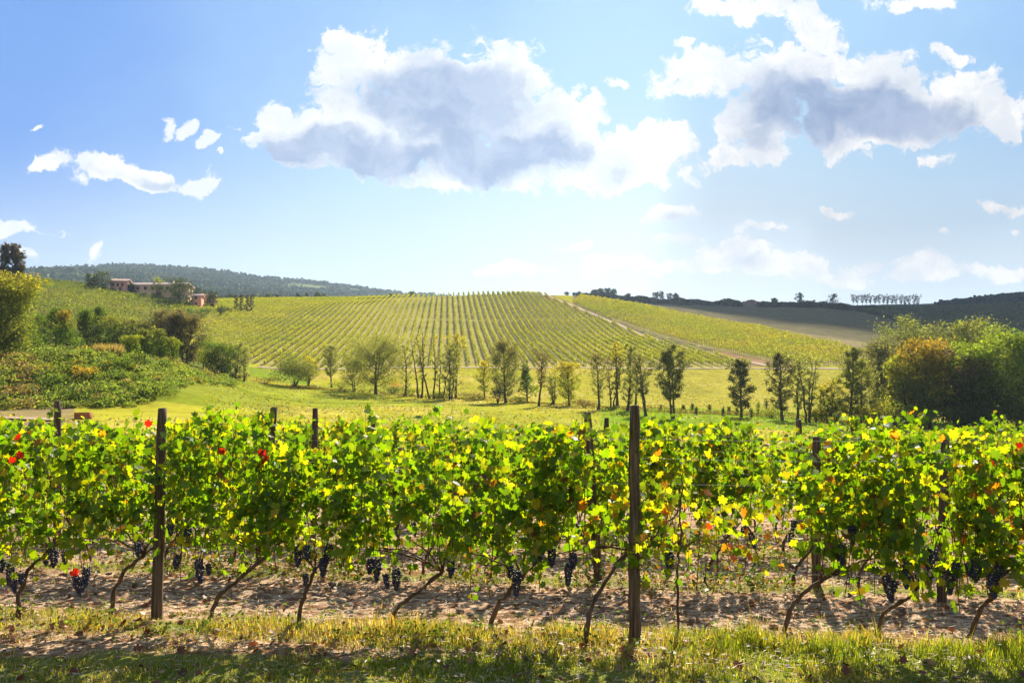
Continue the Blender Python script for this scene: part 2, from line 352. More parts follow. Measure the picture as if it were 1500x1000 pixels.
B_RIGHT = [(72, 208), (91, 208), (99, 234), (100, 325), (62, 392), (36, 408), (28, 366), (50, 285)]
B_LEFT = [(-190, 190), (-95, 190), (-100, 240), (-122, 306), (-200, 306), (-260, 300)]
def ground_colour(X, Y):
    n1 = fbm(X / 9, Y / 9); n2 = fbm(X / 2.2 + 50, Y / 2.2); px = ppx(X, Y); n3 = fbm(X / 30 + 9, Y / 30)
    col = np.zeros(X.shape + (3,)); col[:] = (0.37, 0.345, 0.035)
    def put(mask, c, soft=None):
        m = mask.astype(float) if soft is None else np.clip(soft, 0, 1) * mask
        col[:] = col * (1 - m[..., None]) + np.array(c) * m[..., None]
    # meadow: straw patches and greener strips
    put(Y < 200, (0.46, 0.38, 0.08), (n1 - 0.45) * 4)
    put(Y < 200, (0.27, 0.31, 0.03), (0.45 - n3) * 5)
    put((px > 880) & (Y < 125) & (Y > 85), (0.17, 0.29, 0.015), 0.85 + 0 * n1)
    put((px > 330) & (px < 450) & (Y > 152) & (Y < 198), (0.15, 0.26, 0.02), 0.9 + 0 * n1)
    put((px < 460) & (Y > 78) & (Y < 160), (0.17, 0.22, 0.02), np.clip((420 + 60 * (n1 - .5) * 4 - px) / 90, 0, .8))
    put((px < 185) & (Y > 90) & (Y < 118), (0.14, 0.24, 0.02), 1.0 + 0 * n1)
    put((px < 110) & (Y > 40) & (Y < 76), (0.26, 0.19, 0.11), 0.4 + n2)
    put((Y > 126) & (Y < 200) & (px > 880), (0.36, 0.32, 0.055), 0.55 + n2 * .3)
    # hillside blocks: dry soil with sparse grass between the rows
    for B in (B_MID, B_RIGHT, B_LEFT):
        put(inpoly(X, Y, B), (0.36, 0.31, 0.11), 0.75 + 0.3 * n2)
    put(inpoly(X, Y, B_LEFT), (0.27, 0.24, 0.06), 0.8 + 0 * n2)
    put(inpoly(X, Y, [(62, 205), (73, 205), (50, 285), (28, 368), (13, 412), (8, 412), (23, 362), (44, 280)]), (0.30, 0.19, 0.10), 1.0 + 0 * n2)
    put((px < 330) & (Y > 120) & (Y < 200), (0.12, 0.15, 0.03), 1 + 0 * n2)
    # dead grass field behind the right block, then far land
    fld = (Y > 232) & (Y < 1000) & (px > 840) & ~inpoly(X, Y, B_RIGHT) & ~inpoly(X, Y, B_MID) & (X > 0)
    edge = inpoly(X, Y, [(99, 325), (99, 232), (92, 206), (150, 206), (116, 240), (105, 330), (66, 402), (62, 392)])
    put(fld & (Y > 240), (0.16, 0.14, 0.075), 1 + 0 * n2); put(edge, (0.27, 0.22, 0.11), 0.9 + 0 * n2)
    put((Y > 430) & (px > 1255 + (Y - 600) * .0) & (px > 1245 + (Y < 600) * 60), (0.10, 0.11, 0.045), 1 + 0 * n2)
    put((Y > 440) & (px < 840), (0.16, 0.19, 0.06), 1 + 0 * n2)
    put((Y > 1000), (0.10, 0.13, 0.05), 1 + 0 * n2)
    put((Y > 1100) & (n3 > .58) & (px < 700), (0.22, 0.24, 0.08), 1 + 0 * n2)
    return col * (0.8 + 0.4 * n2[..., None])
def ground_mat():
    m = newmat('ground_cover'); t = m.node_tree; K = t.links.new
    at = nd(t, 'ShaderNodeAttribute', attribute_name='Col'); g = nd(t, 'ShaderNodeNewGeometry')
    pz = g.outputs['Position']
    a = noise(t, pz, 0.9, 6, 0.7); b = noise(t, pz, 7.0, 5, 0.7)
    c_ = noise(t, vec(t, 'MULTIPLY', pz, (1, .45, 1)), 0.22, 5, 0.7)
    k = val(t, 'ADD', val(t, 'MULTIPLY', a, 1.0), val(t, 'MULTIPLY', b, 1.0)); k = val(t, 'ADD', k, val(t, 'MULTIPLY', c_, 0.8)); k = val(t, 'MULTIPLY', val(t, 'SUBTRACT', k, 0.42), 0.84)
    cc = vec(t, 'SCALE', at.outputs['Color']); K(k, cc.node.inputs['Scale'])
    bs = nd(t, 'ShaderNodeBsdfDiffuse'); K(cc, bs.inputs[0])
    bp = nd(t, 'ShaderNodeBump'); bp.inputs['Strength'].default_value = 0.5; bp.inputs['Distance'].default_value = 0.02; K(b, bp.inputs['Height']); K(bp.outputs[0], bs.inputs['Normal'])
    o = nd(t, 'ShaderNodeOutputMaterial'); K(bs.outputs[0], o.inputs[0]); return m
M_ground = ground_mat()
def near_mat():
    m = newmat('vineyard_floor'); t = m.node_tree; K = t.links.new
    g = nd(t, 'ShaderNodeNewGeometry'); p = g.outputs['Position']
    st = vec(t, 'MULTIPLY', p, (1.0, 2.2, 1.0))
    a = noise(t, st, 5.5, 7, 0.72); b = noise(t, st, 32, 5, 0.75); c = noise(t, p, 1.3, 3, 0.5)
    straw = mixc(t, sstep(t, b, 0.35, 0.65), (0.37, 0.235, 0.135), (0.86, 0.66, 0.46))
    soil = mixc(t, sstep(t, a, 0.42, 0.60), (0.21, 0.105, 0.055), straw)
    green = mixc(t, b, (0.09, 0.12, 0.018), (0.30, 0.31, 0.07))
    at = nd(t, 'ShaderNodeAttribute', attribute_name='Col'); sp = nd(t, 'ShaderNodeSeparateColor'); K(at.outputs['Color'], sp.inputs[0])
    gm = val(t, 'ADD', sp.outputs[1], val(t, 'MULTIPLY', val(t, 'SUBTRACT', c, 0.5), 0.9)); gm = val(t, 'ADD', gm, val(t, 'MULTIPLY', val(t, 'SUBTRACT', a, 0.5), 0.8))
    col = mixc(t, sstep(t, gm, 0.35, 0.65), soil, green)
    col = vec(t, 'SCALE', col); col.node.inputs['Scale'].default_value = 0.84
    bs = nd(t, 'ShaderNodeBsdfDiffuse'); K(col, bs.inputs[0])
    bp = nd(t, 'ShaderNodeBump'); bp.inputs['Strength'].default_value = 0.6; bp.inputs['Distance'].default_value = 0.012
    K(val(t, 'ADD', a, val(t, 'MULTIPLY', b, 0.5)), bp.inputs['Height']); K(bp.outputs[0], bs.inputs['Normal'])
    o = nd(t, 'ShaderNodeOutputMaterial'); K(bs.outputs[0], o.inputs[0]); return m
M_near = near_mat()
def grid_mesh(X, Y, Z, col):
    mb = MB(); ny, nx = X.shape
    i = np.arange(ny - 1)[:, None] * nx + np.arange(nx - 1)[None]
    mb.add(np.stack([X, Y, Z], -1), None, np.stack([i, i + 1, i + nx + 1, i + nx], -1).reshape(-1, 4), col.reshape(-1, 3)); return mb
tag(grid_mesh(XG, YG, ZG, ground_colour(XG, YG)).build('terrain', M_ground, smooth=True), kind='structure')
ROW_Y = lambda k, X: 7.32 + 2.72 * (k - 1) - (0.10 + 0.03 * k) * np.asarray(X, float)      # the foreground trellis rows, k = 1 nearest
xs = np.concatenate([np.linspace(-60, -11, 30)[:-1], np.linspace(-11, 11, 560), np.linspace(11, 60, 30)[1:]])
ys = np.concatenate([np.linspace(-40, 3, 20)[:-1], np.linspace(3, 15, 330), np.linspace(15, 20, 10)[1:]])
xx, yy = np.meshgrid(xs, ys); zz = near_z(xx, yy)
edge = np.clip((20 - yy) / 2, 0, 1)
zz = zz + edge * ((fbm(xx / 1.1, yy / 1.1) - 0.5) * 0.09 + (fbm(xx / 0.25, yy / 0.16, 4) - 0.5) * 0.075)
gmask = np.zeros_like(xx)
for k in (1, 2, 3, 4, 5): gmask = np.maximum(gmask, np.exp(-((yy - ROW_Y(k, xx) + 0.25) / 0.42) ** 2) * 0.62)
gmask = np.maximum(gmask, 0.78 * np.clip((6.85 - yy) / 0.45, 0, 1))
gmask = np.maximum(gmask, 0.8 * np.clip((yy - 18) / 1.5, 0, 1))
tag(grid_mesh(xx, yy, zz, np.stack([gmask] * 3, -1)).build('vineyard_ground', M_near, smooth=True), kind='structure')

def strip(name, pts, w, col, lift=0.12, mat=None):
    """a dirt track or dark line laid on the land along (X, Y) points"""
    P = np.array(pts, float); d = np.r_[0, np.cumsum(np.linalg.norm(np.diff(P, axis=0), axis=1))]
    s = np.arange(0, d[-1], 2.0); x = np.interp(s, d, P[:, 0]); y = np.interp(s, d, P[:, 1])
    t = unit(np.gradient(np.stack([x, y], -1), axis=0)); nrm = np.stack([-t[:, 1], t[:, 0]], -1)
    ww = w * (0.85 + 0.3 * fbm(s / 6, s * 0))
    offs = np.linspace(-0.5, 0.5, 5)
    X = x[:, None] + nrm[:, :1] * ww[:, None] * offs; Y = y[:, None] + nrm[:, 1:] * ww[:, None] * offs
    Z = gz(X, Y) + lift; n = fbm(X / 2, Y / 2)[..., None]
    o = grid_mesh(X, Y, Z, np.array(col) * (0.75 + 0.5 * n)).build(name, mat or M_ground, smooth=True); tag(o, kind='structure'); return o
strip('dirt_road', [(-64, 201), (-30, 201.5), (0, 201), (40, 201), (80, 201.5), (100, 202), (130, 203)], 2.6, (0.46, 0.37, 0.26))
strip('dirt_path', [(66, 206), (56, 240), (46, 282), (38, 320), (27, 360), (14, 405)], 2.2, (0.50, 0.38, 0.27))
strip('farm_track', [(-60, 62), (-45, 61), (-36, 59), (-32, 57)], 2.0, (0.42, 0.31, 0.22))
strip('hill_track', [(X_(1248, 640), 640), (X_(1275, 600), 600), (X_(1300, 560), 560), (X_(1322, 520), 520)], 5, (0.30, 0.25, 0.19), 0.5)
strip('dark_meadow_line', [(X_(385, 112), 112), (X_(450, 112), 112), (X_(560, 118), 118), (X_(640, 128), 128)], 0.55, (0.10, 0.10, 0.03), 0.06)  # narrow darker line running along the meadow grass

# ------------------------------------------------------------------ trees
def rot_pts(n): return rng.random(n) * 2 * math.pi
def make_tree(name, label, cat, px, Y, H, Wd, col, col2=None, leaves=1500, lsize=0.2, cb=0.25, shape='oval', stems=1, up=0.6,
              dens=1.0, group=None, trunk_r=None, bark=(0.075, 0.06, 0.048), lean=0.0, X=None, asp=0.5, trans=None, z0=None, spread=0.5, limbs=None, split=0.55):
    X = X_(px, Y) if X is None else X
    z = float(gz(X, Y)) - 0.1 if z0 is None else z0
    base = np.array([X, Y, z]); e = empty(name, base); tag(e, label, cat, group)
    tb, cb_ = MB(), MB(); r0 = trunk_r or 0.016 * H + 0.03
    nl = limbs or int(16 + H * 1.2)
    P = []
    for s in range(stems):
        th = rot_pts(1)[0]; off = (0.0 if stems == 1 else 0.14 * H) * np.array([math.cos(th), math.sin(th) * 0.6])
        b0 = np.array([0.25 * off[0], 0.25 * off[1], 0]); hh = H * (0.93 if s == 0 else rng.uniform(0.75, 0.95))
        t = np.linspace(0, 1, 9)[:, None]
        wob = np.cumsum(rng.normal(size=(9, 2)) * 0.010 * H, 0); wob -= wob[0]
        tp = np.concatenate([b0[:2] + off * t + wob + np.array([lean * H, 0]) * t ** 1.5, t * hh], 1)
        rr = r0 * (1 if stems == 1 else 0.7) * (1 - 0.88 * t[:, 0]) + 0.012
        rr[0] *= 1.35
        tube(tb, tp, rr, 6, bark)
        for k in range(nl // stems):
            f = cb * 0.85 + (0.97 - cb * 0.85) * (k + rng.random()) / (nl // stems)
            if shape == 'oval': prof = math.sin(math.pi * min(1, max(0.04, (f - cb) / (1 - cb) * 0.86 + 0.14))) ** 0.7
            elif shape == 'cone': prof = (1 - (f - cb) / (1 - cb)) ** 0.8 + 0.06
            elif shape == 'column': prof = 0.55 + 0.45 * math.sin(math.pi * (f - cb) / (1 - cb) * 0.9 + 0.3)
            elif shape == 'round': prof = math.sqrt(max(0.05, 1 - (2 * (f - cb) / (1 - cb) - 0.85) ** 2 / 1.35))
            elif shape == 'umbrella': prof = 0.3 + 0.7 * max(0, (f - cb) / (1 - cb)) ** 0.5
            else: prof = max(0.2, 1.1 * f)
            a = k * 2.39996 + rng.normal() * 0.4 + s * 1.3
            ln = Wd * 0.5 * prof * rng.uniform(0.6, 1.12)
            st = np.array([np.interp(f, t[:, 0], tp[:, i]) for i in range(3)])
            dr = np.array([math.cos(a), math.sin(a), 0]); u2 = up * rng.uniform(0.7, 1.3)
            q = np.linspace(0, 1, 5)[:, None]
            lp = st + dr * ln * q + np.array([0, 0, 1]) * ln * u2 * (q ** 1.4) + rng.normal(size=(5, 3)) * 0.03 * ln * q
            if lp[-1, 2] > H: lp[:, 2] -= (lp[-1, 2] - H) * q[:, 0] * 0.9
            tube(tb, lp, (r0 * 0.42 * (1 - 0.6 * f)) * (1 - 0.85 * q[:, 0]) + 0.006, 4, bark, False)
            P.append(lp[1:]); 
            for j in range(4):
                g = rng.uniform(0.3, 1.0); s2 = st * 0 + np.array([np.interp(g, q[:, 0], lp[:, i]) for i in range(3)])
                d2 = unit(dr * 0.7 + rng.normal(size=3) * 0.8 + np.array([0, 0, 0.35 * up])); l2 = ln * rng.uniform(0.22, 0.45)
                sp = s2 + d2 * l2 * np.linspace(0, 1, 3)[:, None]
                if j < 2: tube(tb, sp, [0.02, 0.013, 0.005], 3, bark, False)
                P.append(sp[1:])
    P = np.concatenate(P); n = leaves
    keep = rng.random(len(P)) < dens; P = P[keep] if keep.sum() > 4 else P
    idx = rng.integers(0, len(P), n); sig = max(0.10, Wd * 0.055) * spread * 2
    cl = rng.normal(size=(n, 3)) * sig * np.array([1, 1, 0.8])
    pos = P[idx] + cl; pos = pos[(pos[:, 2] > 0.05) & (pos[:, 2] < H * 1.02)]; n = len(pos)
    bid = idx[:n]; cvar = (np.exp(rng.normal(size=len(P)) * 0.22))[bid][:, None]
    colr = vary(col, n, 0.22, 0.12) * cvar
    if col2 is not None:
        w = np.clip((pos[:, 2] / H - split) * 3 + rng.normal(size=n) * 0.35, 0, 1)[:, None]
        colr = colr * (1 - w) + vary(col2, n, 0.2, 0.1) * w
    quads(cb_, pos, lsize * np.exp(rng.normal(size=n) * 0.3), colr, asp, 0.3, 0.3)
    tb.build('trunk', M_bark, e, True); cb_.build('crown', M_leaf, e)
    return e
def make_bush(name, label, cat, px, Y, H, Wd, col, col2=None, leaves=600, lsize=0.2, group=None, X=None):
    X = X_(px, Y) if X is None else X
    base = np.array([X, Y, float(gz(X, Y)) - 0.1]); e = empty(name, base); tag(e, label, cat, group)
    st, cr = MB(), MB()
    nb = max(6, int(8 + Wd)); cen = []
    for k in range(nb):
        a = k * 2.4; r = Wd * 0.5 * math.sqrt(rng.random()) * 0.75; h = H * rng.uniform(0.45, 0.85) * (1 - 0.35 * (r / (Wd * 0.5)) ** 2)
        tip = np.array([math.cos(a) * r, math.sin(a) * r, h]); cen.append(tip)
        tube(st, np.array([[0, 0, 0], tip * [0.4, 0.4, 0.55], tip]), [0.03 + 0.008 * H, 0.02, 0.006], 4, (0.07, 0.055, 0.04), False)
    cen = np.array(cen); i = rng.integers(0, nb, leaves)
    d = unit(rng.normal(size=(leaves, 3))) * (rng.random((leaves, 1)) ** 0.4)
    p = cen[i] + d * np.array([Wd * 0.27, Wd * 0.27, H * 0.30]); p[:, 2] = np.clip(p[:, 2], 0.03, H)
    c = vary(col, leaves) * np.exp(rng.normal(size=nb) * 0.15)[i][:, None]
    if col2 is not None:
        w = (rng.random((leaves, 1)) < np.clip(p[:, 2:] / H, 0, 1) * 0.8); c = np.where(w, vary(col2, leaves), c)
    quads(cr, p, lsize * np.exp(rng.normal(size=leaves) * 0.25), c, 0.55, 0.4)
    st.build('stem', M_bark, e); cr.build('foliage', M_leaf, e); return e

G_grey = (0.235, 0.25, 0.095); G_olive = (0.15, 0.175, 0.035); G_dark = (0.055, 0.080, 0.022); G_lime = (0.24, 0.27, 0.03)
G_green = (0.10, 0.155, 0.025); G_yel = (0.40, 0.34, 0.03); G_or = (0.27, 0.19, 0.03); G_brn = (0.14, 0.11, 0.055)
GD = 'trees along the meadow ditch'
# px, base row, top row, width px, colour, colour2, leaves, crown base, shape, stems, label
DT = [
 (486, 567, 503, 27, G_grey, None, 1500, .30, 'oval', 1, 'slim grey-green tree just right of the low olive willow thicket'),
 (549, 577, 493, 76, G_olive, G_grey, 6500, .16, 'round', 4, 'widest dark rounded tree of the ditch line with several forking stems'),
 (520, 573, 520, 34, G_grey, None, 1500, .15, 'round', 2, 'grey willow leaning against left side of widest dark tree'),
 (594, 580, 503, 22, G_grey, None, 520, .10, 'column', 1, 'thin sparse tree with leafy lower trunk right of widest dark tree'),
 (616, 583, 482, 26, G_grey, None, 420, .30, 'vase', 3, 'tall nearly bare tree with a bundle of straight forking stems'),
 (633, 584, 484, 18, G_olive, G_yel, 420, .30, 'vase', 2, 'thin dark stemmed tree with few yellow leaves at its tip'),
 (645, 583, 505, 18, G_grey, None, 480, .25, 'oval', 2, 'small wispy grey tree squeezed between two tall thin stems'),
 (659, 585, 500, 26, G_grey, G_grey, 1500, .12, 'column', 2, 'dense grey column tree with bush at its foot'),
 (668, 583, 484, 26, G_lime, G_yel, 620, .55, 'oval', 1, 'slender tree with a sparse yellow top behind grey column tree'),
 (710, 584, 526, 24, G_lime, G_yel, 900, .22, 'oval', 1, 'small lime yellow tree left of big feathery grey tree'),
 (741, 590, 497, 50, G_grey, (0.17, 0.16, 0.07), 4200, .14, 'oval', 1, 'big feathery grey tree with a dark bush at its foot'),
 (772, 589, 530, 25, G_green, None, 1300, .15, 'cone', 1, 'fresh green pointed small tree between grey and bare trees'),
 (789, 595, 513, 24, G_brn, None, 420, .42, 'vase', 1, 'nearly bare dark tree with thick straight trunk and twiggy top'),
 (811, 592, 543, 26, G_grey, None, 650, .10, 'vase', 3, 'low pale feathery multi-stemmed tree left of lime yellow tree'),
 (834, 594, 529, 36, G_lime, G_yel, 2000, .18, 'oval', 1, 'brightest lime yellow tree with full crown at middle of the ditch'),
 (876, 600, 513, 28, G_grey, G_brn, 750, .25, 'oval', 1, 'dark stemmed thin tree leaning slightly right of lime yellow tree'),
 (896, 596, 520, 20, G_brn, None, 450, .2, 'vase', 2, 'twiggy brownish tree at left foot of tall yellow-tipped tree'),
 (904, 595, 497, 20, G_olive, G_yel, 750, .3, 'column', 1, 'tall narrow tree with patchy yellow leaves left of tallest post'),
 (919, 601, 501, 22, G_grey, G_grey, 1500, .12, 'column', 1, 'dense narrow grey-green tree seen right above the tallest post'),
 (931, 593, 520, 20, G_grey, None, 500, .25, 'vase', 1, 'faint wispy tree behind the tallest post'),
 (948, 609, 515, 30, (0.14, 0.14, 0.075), None, 950, .42, 'oval', 2, 'forked pale grey tree right of the tallest post'),
 (989, 613, 502, 40, (0.13, 0.14, 0.065), None, 3200, .30, 'oval', 2, 'large feathery oval tree standing alone above the small conifers'),
 (1086, 611, 523, 34, (0.085, 0.09, 0.045), None, 2400, .14, 'oval', 1, 'lone dark grey tree with full low crown past small conifers'),
 (1146, 615, 513, 36, (0.10, 0.105, 0.05), None, 2100, .16, 'oval', 1, 'leftmost dark trunk of the right-hand ditch group'),
 (1168, 616, 521, 22, G_grey, None, 900, .2, 'column', 1, 'straight thin tree second in the right-hand ditch group'),
 (1183, 619, 517, 30, G_grey, None, 1100, .25, 'vase', 3, 'thick multi-stemmed tree third in the right-hand ditch group'),
 (1214, 618, 556, 30, G_olive, G_yel, 1500, .1, 'round', 2, 'low yellowish tree between tall trees of right-hand ditch group'),
 (1244, 621, 504, 38, G_olive, (0.14, 0.155, 0.05), 3200, .12, 'oval', 1, 'tallest tree of right-hand ditch group, dark ivied lower trunk'),
 (1260, 620, 521, 34, G_grey, None, 1100, .25, 'oval', 1, 'thin leaning tree between tallest ditch tree and the wood'),
]
for (px, bp, tp, w, c1, c2, nl, cb, shp, st, lab) in DT:
    Y = findY(px, bp, 96, 175); H = (bp - tp) / F * Y
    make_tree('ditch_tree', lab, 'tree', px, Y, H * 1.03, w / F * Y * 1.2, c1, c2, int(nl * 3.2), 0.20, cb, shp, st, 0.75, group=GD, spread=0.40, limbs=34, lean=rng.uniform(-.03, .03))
make_bush('willow_thicket', 'low olive willow thicket with yellow top at left end of ditch', 'bush', 432, findY(432, 567, 100, 175), 6.0, 8.0, G_olive, (0.15, 0.17, 0.06), 6500, 0.24)
make_bush('yellow_bush', 'yellow topped bush rising out of the olive willow thicket', 'bush', 452, findY(452, 566, 100, 175) + 1, 6.6, 4.2, G_olive, G_yel, 2200, 0.24)
make_bush('dark_bush', 'dark green bush at the foot of the big feathery tree', 'bush', 729, findY(729, 591, 100, 175), 3.0, 3.0, G_dark, None, 900, 0.2)
make_bush('dark_bush', 'small dark bush at the foot of the grey column tree', 'bush', 650, findY(650, 585, 100, 175), 1.6, 2.6, G_dark, None, 400, 0.18)
make_bush('red_bush', 'small orange-red bush right of the widest dark tree', 'bush', 578, findY(578, 574, 100, 175), 2.4, 2.6, (0.30, 0.13, 0.03), None, 260, 0.2)
make_bush('dry_reed_patch', 'low tan scrub patch at the left end of the meadow', 'bush', 388, findY(388, 562, 110, 185), 1.4, 7.0, (0.20, 0.16, 0.06), None, 500, 0.2)
for i, (px, bp, h) in enumerate([(968, 601, 10), (1001, 600, 9), (1014, 600, 10), (1020, 607, 13), (1039, 602, 11), (1059, 609, 14), (1068, 606, 12), (1101, 611, 15), (1111, 608, 22), (1122, 599, 18), (984, 604, 14), (1079, 607, 12)]):
    Y = findY(px, bp, 96, 175)
    lab = ['leftmost', 'second', 'third', 'fourth', 'broad fifth', 'sixth', 'seventh', 'ninth', 'tall slim tenth', 'rightmost', 'pale sapling beside lone feathery tree, in line with', 'eighth'][i]
    lab = lab + (' of the small dark conifers planted beyond the ditch' if i != 10 else ' the small conifers')
    make_tree('conifer_sapling', lab, 'conifer', px, Y, h / F * Y, (4.5 if h < 16 else 7) / F * Y, G_dark, None, 260, 0.16, 0.08, 'cone', group='small conifers beyond the ditch', spread=0.6, limbs=14)
n = 110000; Y = np.sqrt(rng.uniform(55 ** 2, 200 ** 2, n)); px = rng.uniform(-40, 1540, n); X = X_(px, Y)
m = ~((px < 300) & (Y < 112) & (Y > 66)) & (fbm(X / 5, Y / 5) + rng.normal(size=n) * .12 > .45); X, Y = X[m], Y[m]; n = len(X); g = fbm(X / 7 + 40, Y / 7)[:, None]
c = np.where(g + rng.normal(size=(n, 1)) * .1 > .52, vary((0.36, 0.31, 0.07), n, .15, .05), vary((0.28, 0.29, 0.03), n, .18, .05))
mb = MB(); quads(mb, np.stack([X, Y, gz(X, Y) + .02 + rng.random(n) * .07], -1), rng.uniform(.12, .38, n), c, .7, 3.0)
tag(mb.build('meadow_grass', M_grass), 'rough grass tufts all over the meadow', 'grass', kind='stuff')
for px, bp, h, w, c, lab in [(602, 580, 1.6, 4, G_olive, 'low olive bush right of small orange-red bush'), (575, 577, 1.5, 5, G_dark, 'low dark scrub right at foot of widest dark tree'), (640, 584, 1.3, 4, G_olive, 'low scrub between tall bare stems'), (690, 584, 1.4, 5, G_brn, 'brown scrub left of small lime yellow tree'), (760, 589, 1.2, 4, G_olive, 'low scrub left of the fresh green pointed tree'), (855, 597, 1.6, 4, G_brn, 'brown scrub right of brightest lime yellow tree'), (500, 570, 1.8, 5, G_olive, 'low olive scrub right of slim grey-green tree'), (1130, 612, 1.8, 4, G_olive, 'olive scrub left of the right-hand ditch group'), (1205, 616, 2.0, 5, G_dark, 'dark scrub inside the right-hand ditch group')]:
    make_bush('scrub', lab, 'bush', px, findY(px, bp, 96, 175), h, w, c, None, 600, 0.2, group='scrub along the ditch')
# the wood on the right
RW = [
 (1302, 626, 492, 62, (0.11, 0.125, 0.045), (0.14, 0.14, 0.065), 9000, .06, 'leftmost tree of right-hand wood, olive green and leafy to the ground', 118),
 (1345, 622, 465, 84, (0.12, 0.15, 0.045), (0.17, 0.19, 0.07), 12000, .12, 'tall grey-olive tree at back left of the right-hand wood', 124),
 (1402, 622, 462, 76, (0.12, 0.15, 0.04), (0.18, 0.20, 0.06), 12000, .12, 'tallest domed olive tree at back middle of right-hand wood', 122),
 (1330, 630, 510, 52, (0.16, 0.16, 0.03), G_lime, 5000, .08, 'yellow-green tree with thin trunks at front left of the wood', 108),
 (1366, 633, 494, 74, G_olive, G_or, 9500, .12, 'orange-yellow topped tree in the front of the wood', 106),
 (1408, 636, 500, 50, (0.10, 0.085, 0.045), (0.15, 0.12, 0.07), 6500, .10, 'dull mauve-brown tree between orange and green trees of wood', 105),
 (1456, 640, 473, 92, (0.10, 0.15, 0.022), (0.19, 0.25, 0.03), 14000, .10, 'large sunlit green tree at right front of the wood', 103),
 (1506, 640, 482, 80, G_dark, G_green, 10000, .10, 'dark green tree cut by right edge of the photo', 104),
 (1560, 640, 490, 90, G_dark, G_green, 5000, .10, None, 106),
 (1432, 632, 520, 60, G_dark, (0.13, 0.10, 0.06), 7000, .05, 'dark undergrown tree with pinkish brown patches low in wood', 101),
]
for (px, bp, tp, w, c1, c2, nl, cb, lab, Y) in RW:
    if lab is None: continue
    z = float(gz(X_(px, Y), Y)); H = (HZ - tp) / F * Y - z
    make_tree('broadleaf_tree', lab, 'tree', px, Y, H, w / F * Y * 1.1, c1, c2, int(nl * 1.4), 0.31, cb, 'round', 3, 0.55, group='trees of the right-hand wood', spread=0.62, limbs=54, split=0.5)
for i, (px, Y, H, c2, lab) in enumerate([(1288, 104, 3.4, G_yel, 'yellow shrub at the left foot of the right-hand wood'), (1312, 102, 4.2, G_lime, 'lime shrub under the front left trees of the wood'), (1350, 100, 3.0, G_green, 'low green shrub under the orange topped tree'), (1395, 99, 3.4, G_dark, 'low dark shrub at the front of the wood'), (1440, 98, 4.4, G_dark, 'dark shrub under large sunlit green tree'), (1490, 98, 4.6, G_dark, 'dark shrub at the foot of the right edge tree'), (1225, 108, 3.2, G_lime, 'yellow-lime shrub below low yellowish ditch tree'), (1272, 106, 2.8, G_yel, 'bright yellow low shrub right of leaning thin tree'), (1195, 107, 2.0, G_yel, 'small yellow shrub right of thick multi-stemmed tree')]):
    make_bush('shrub', lab, 'shrub', px, Y, H, H * 1.35, G_olive if i not in (3, 4, 5) else G_dark, c2, 1300, 0.24, group='shrubs under the right-hand trees')
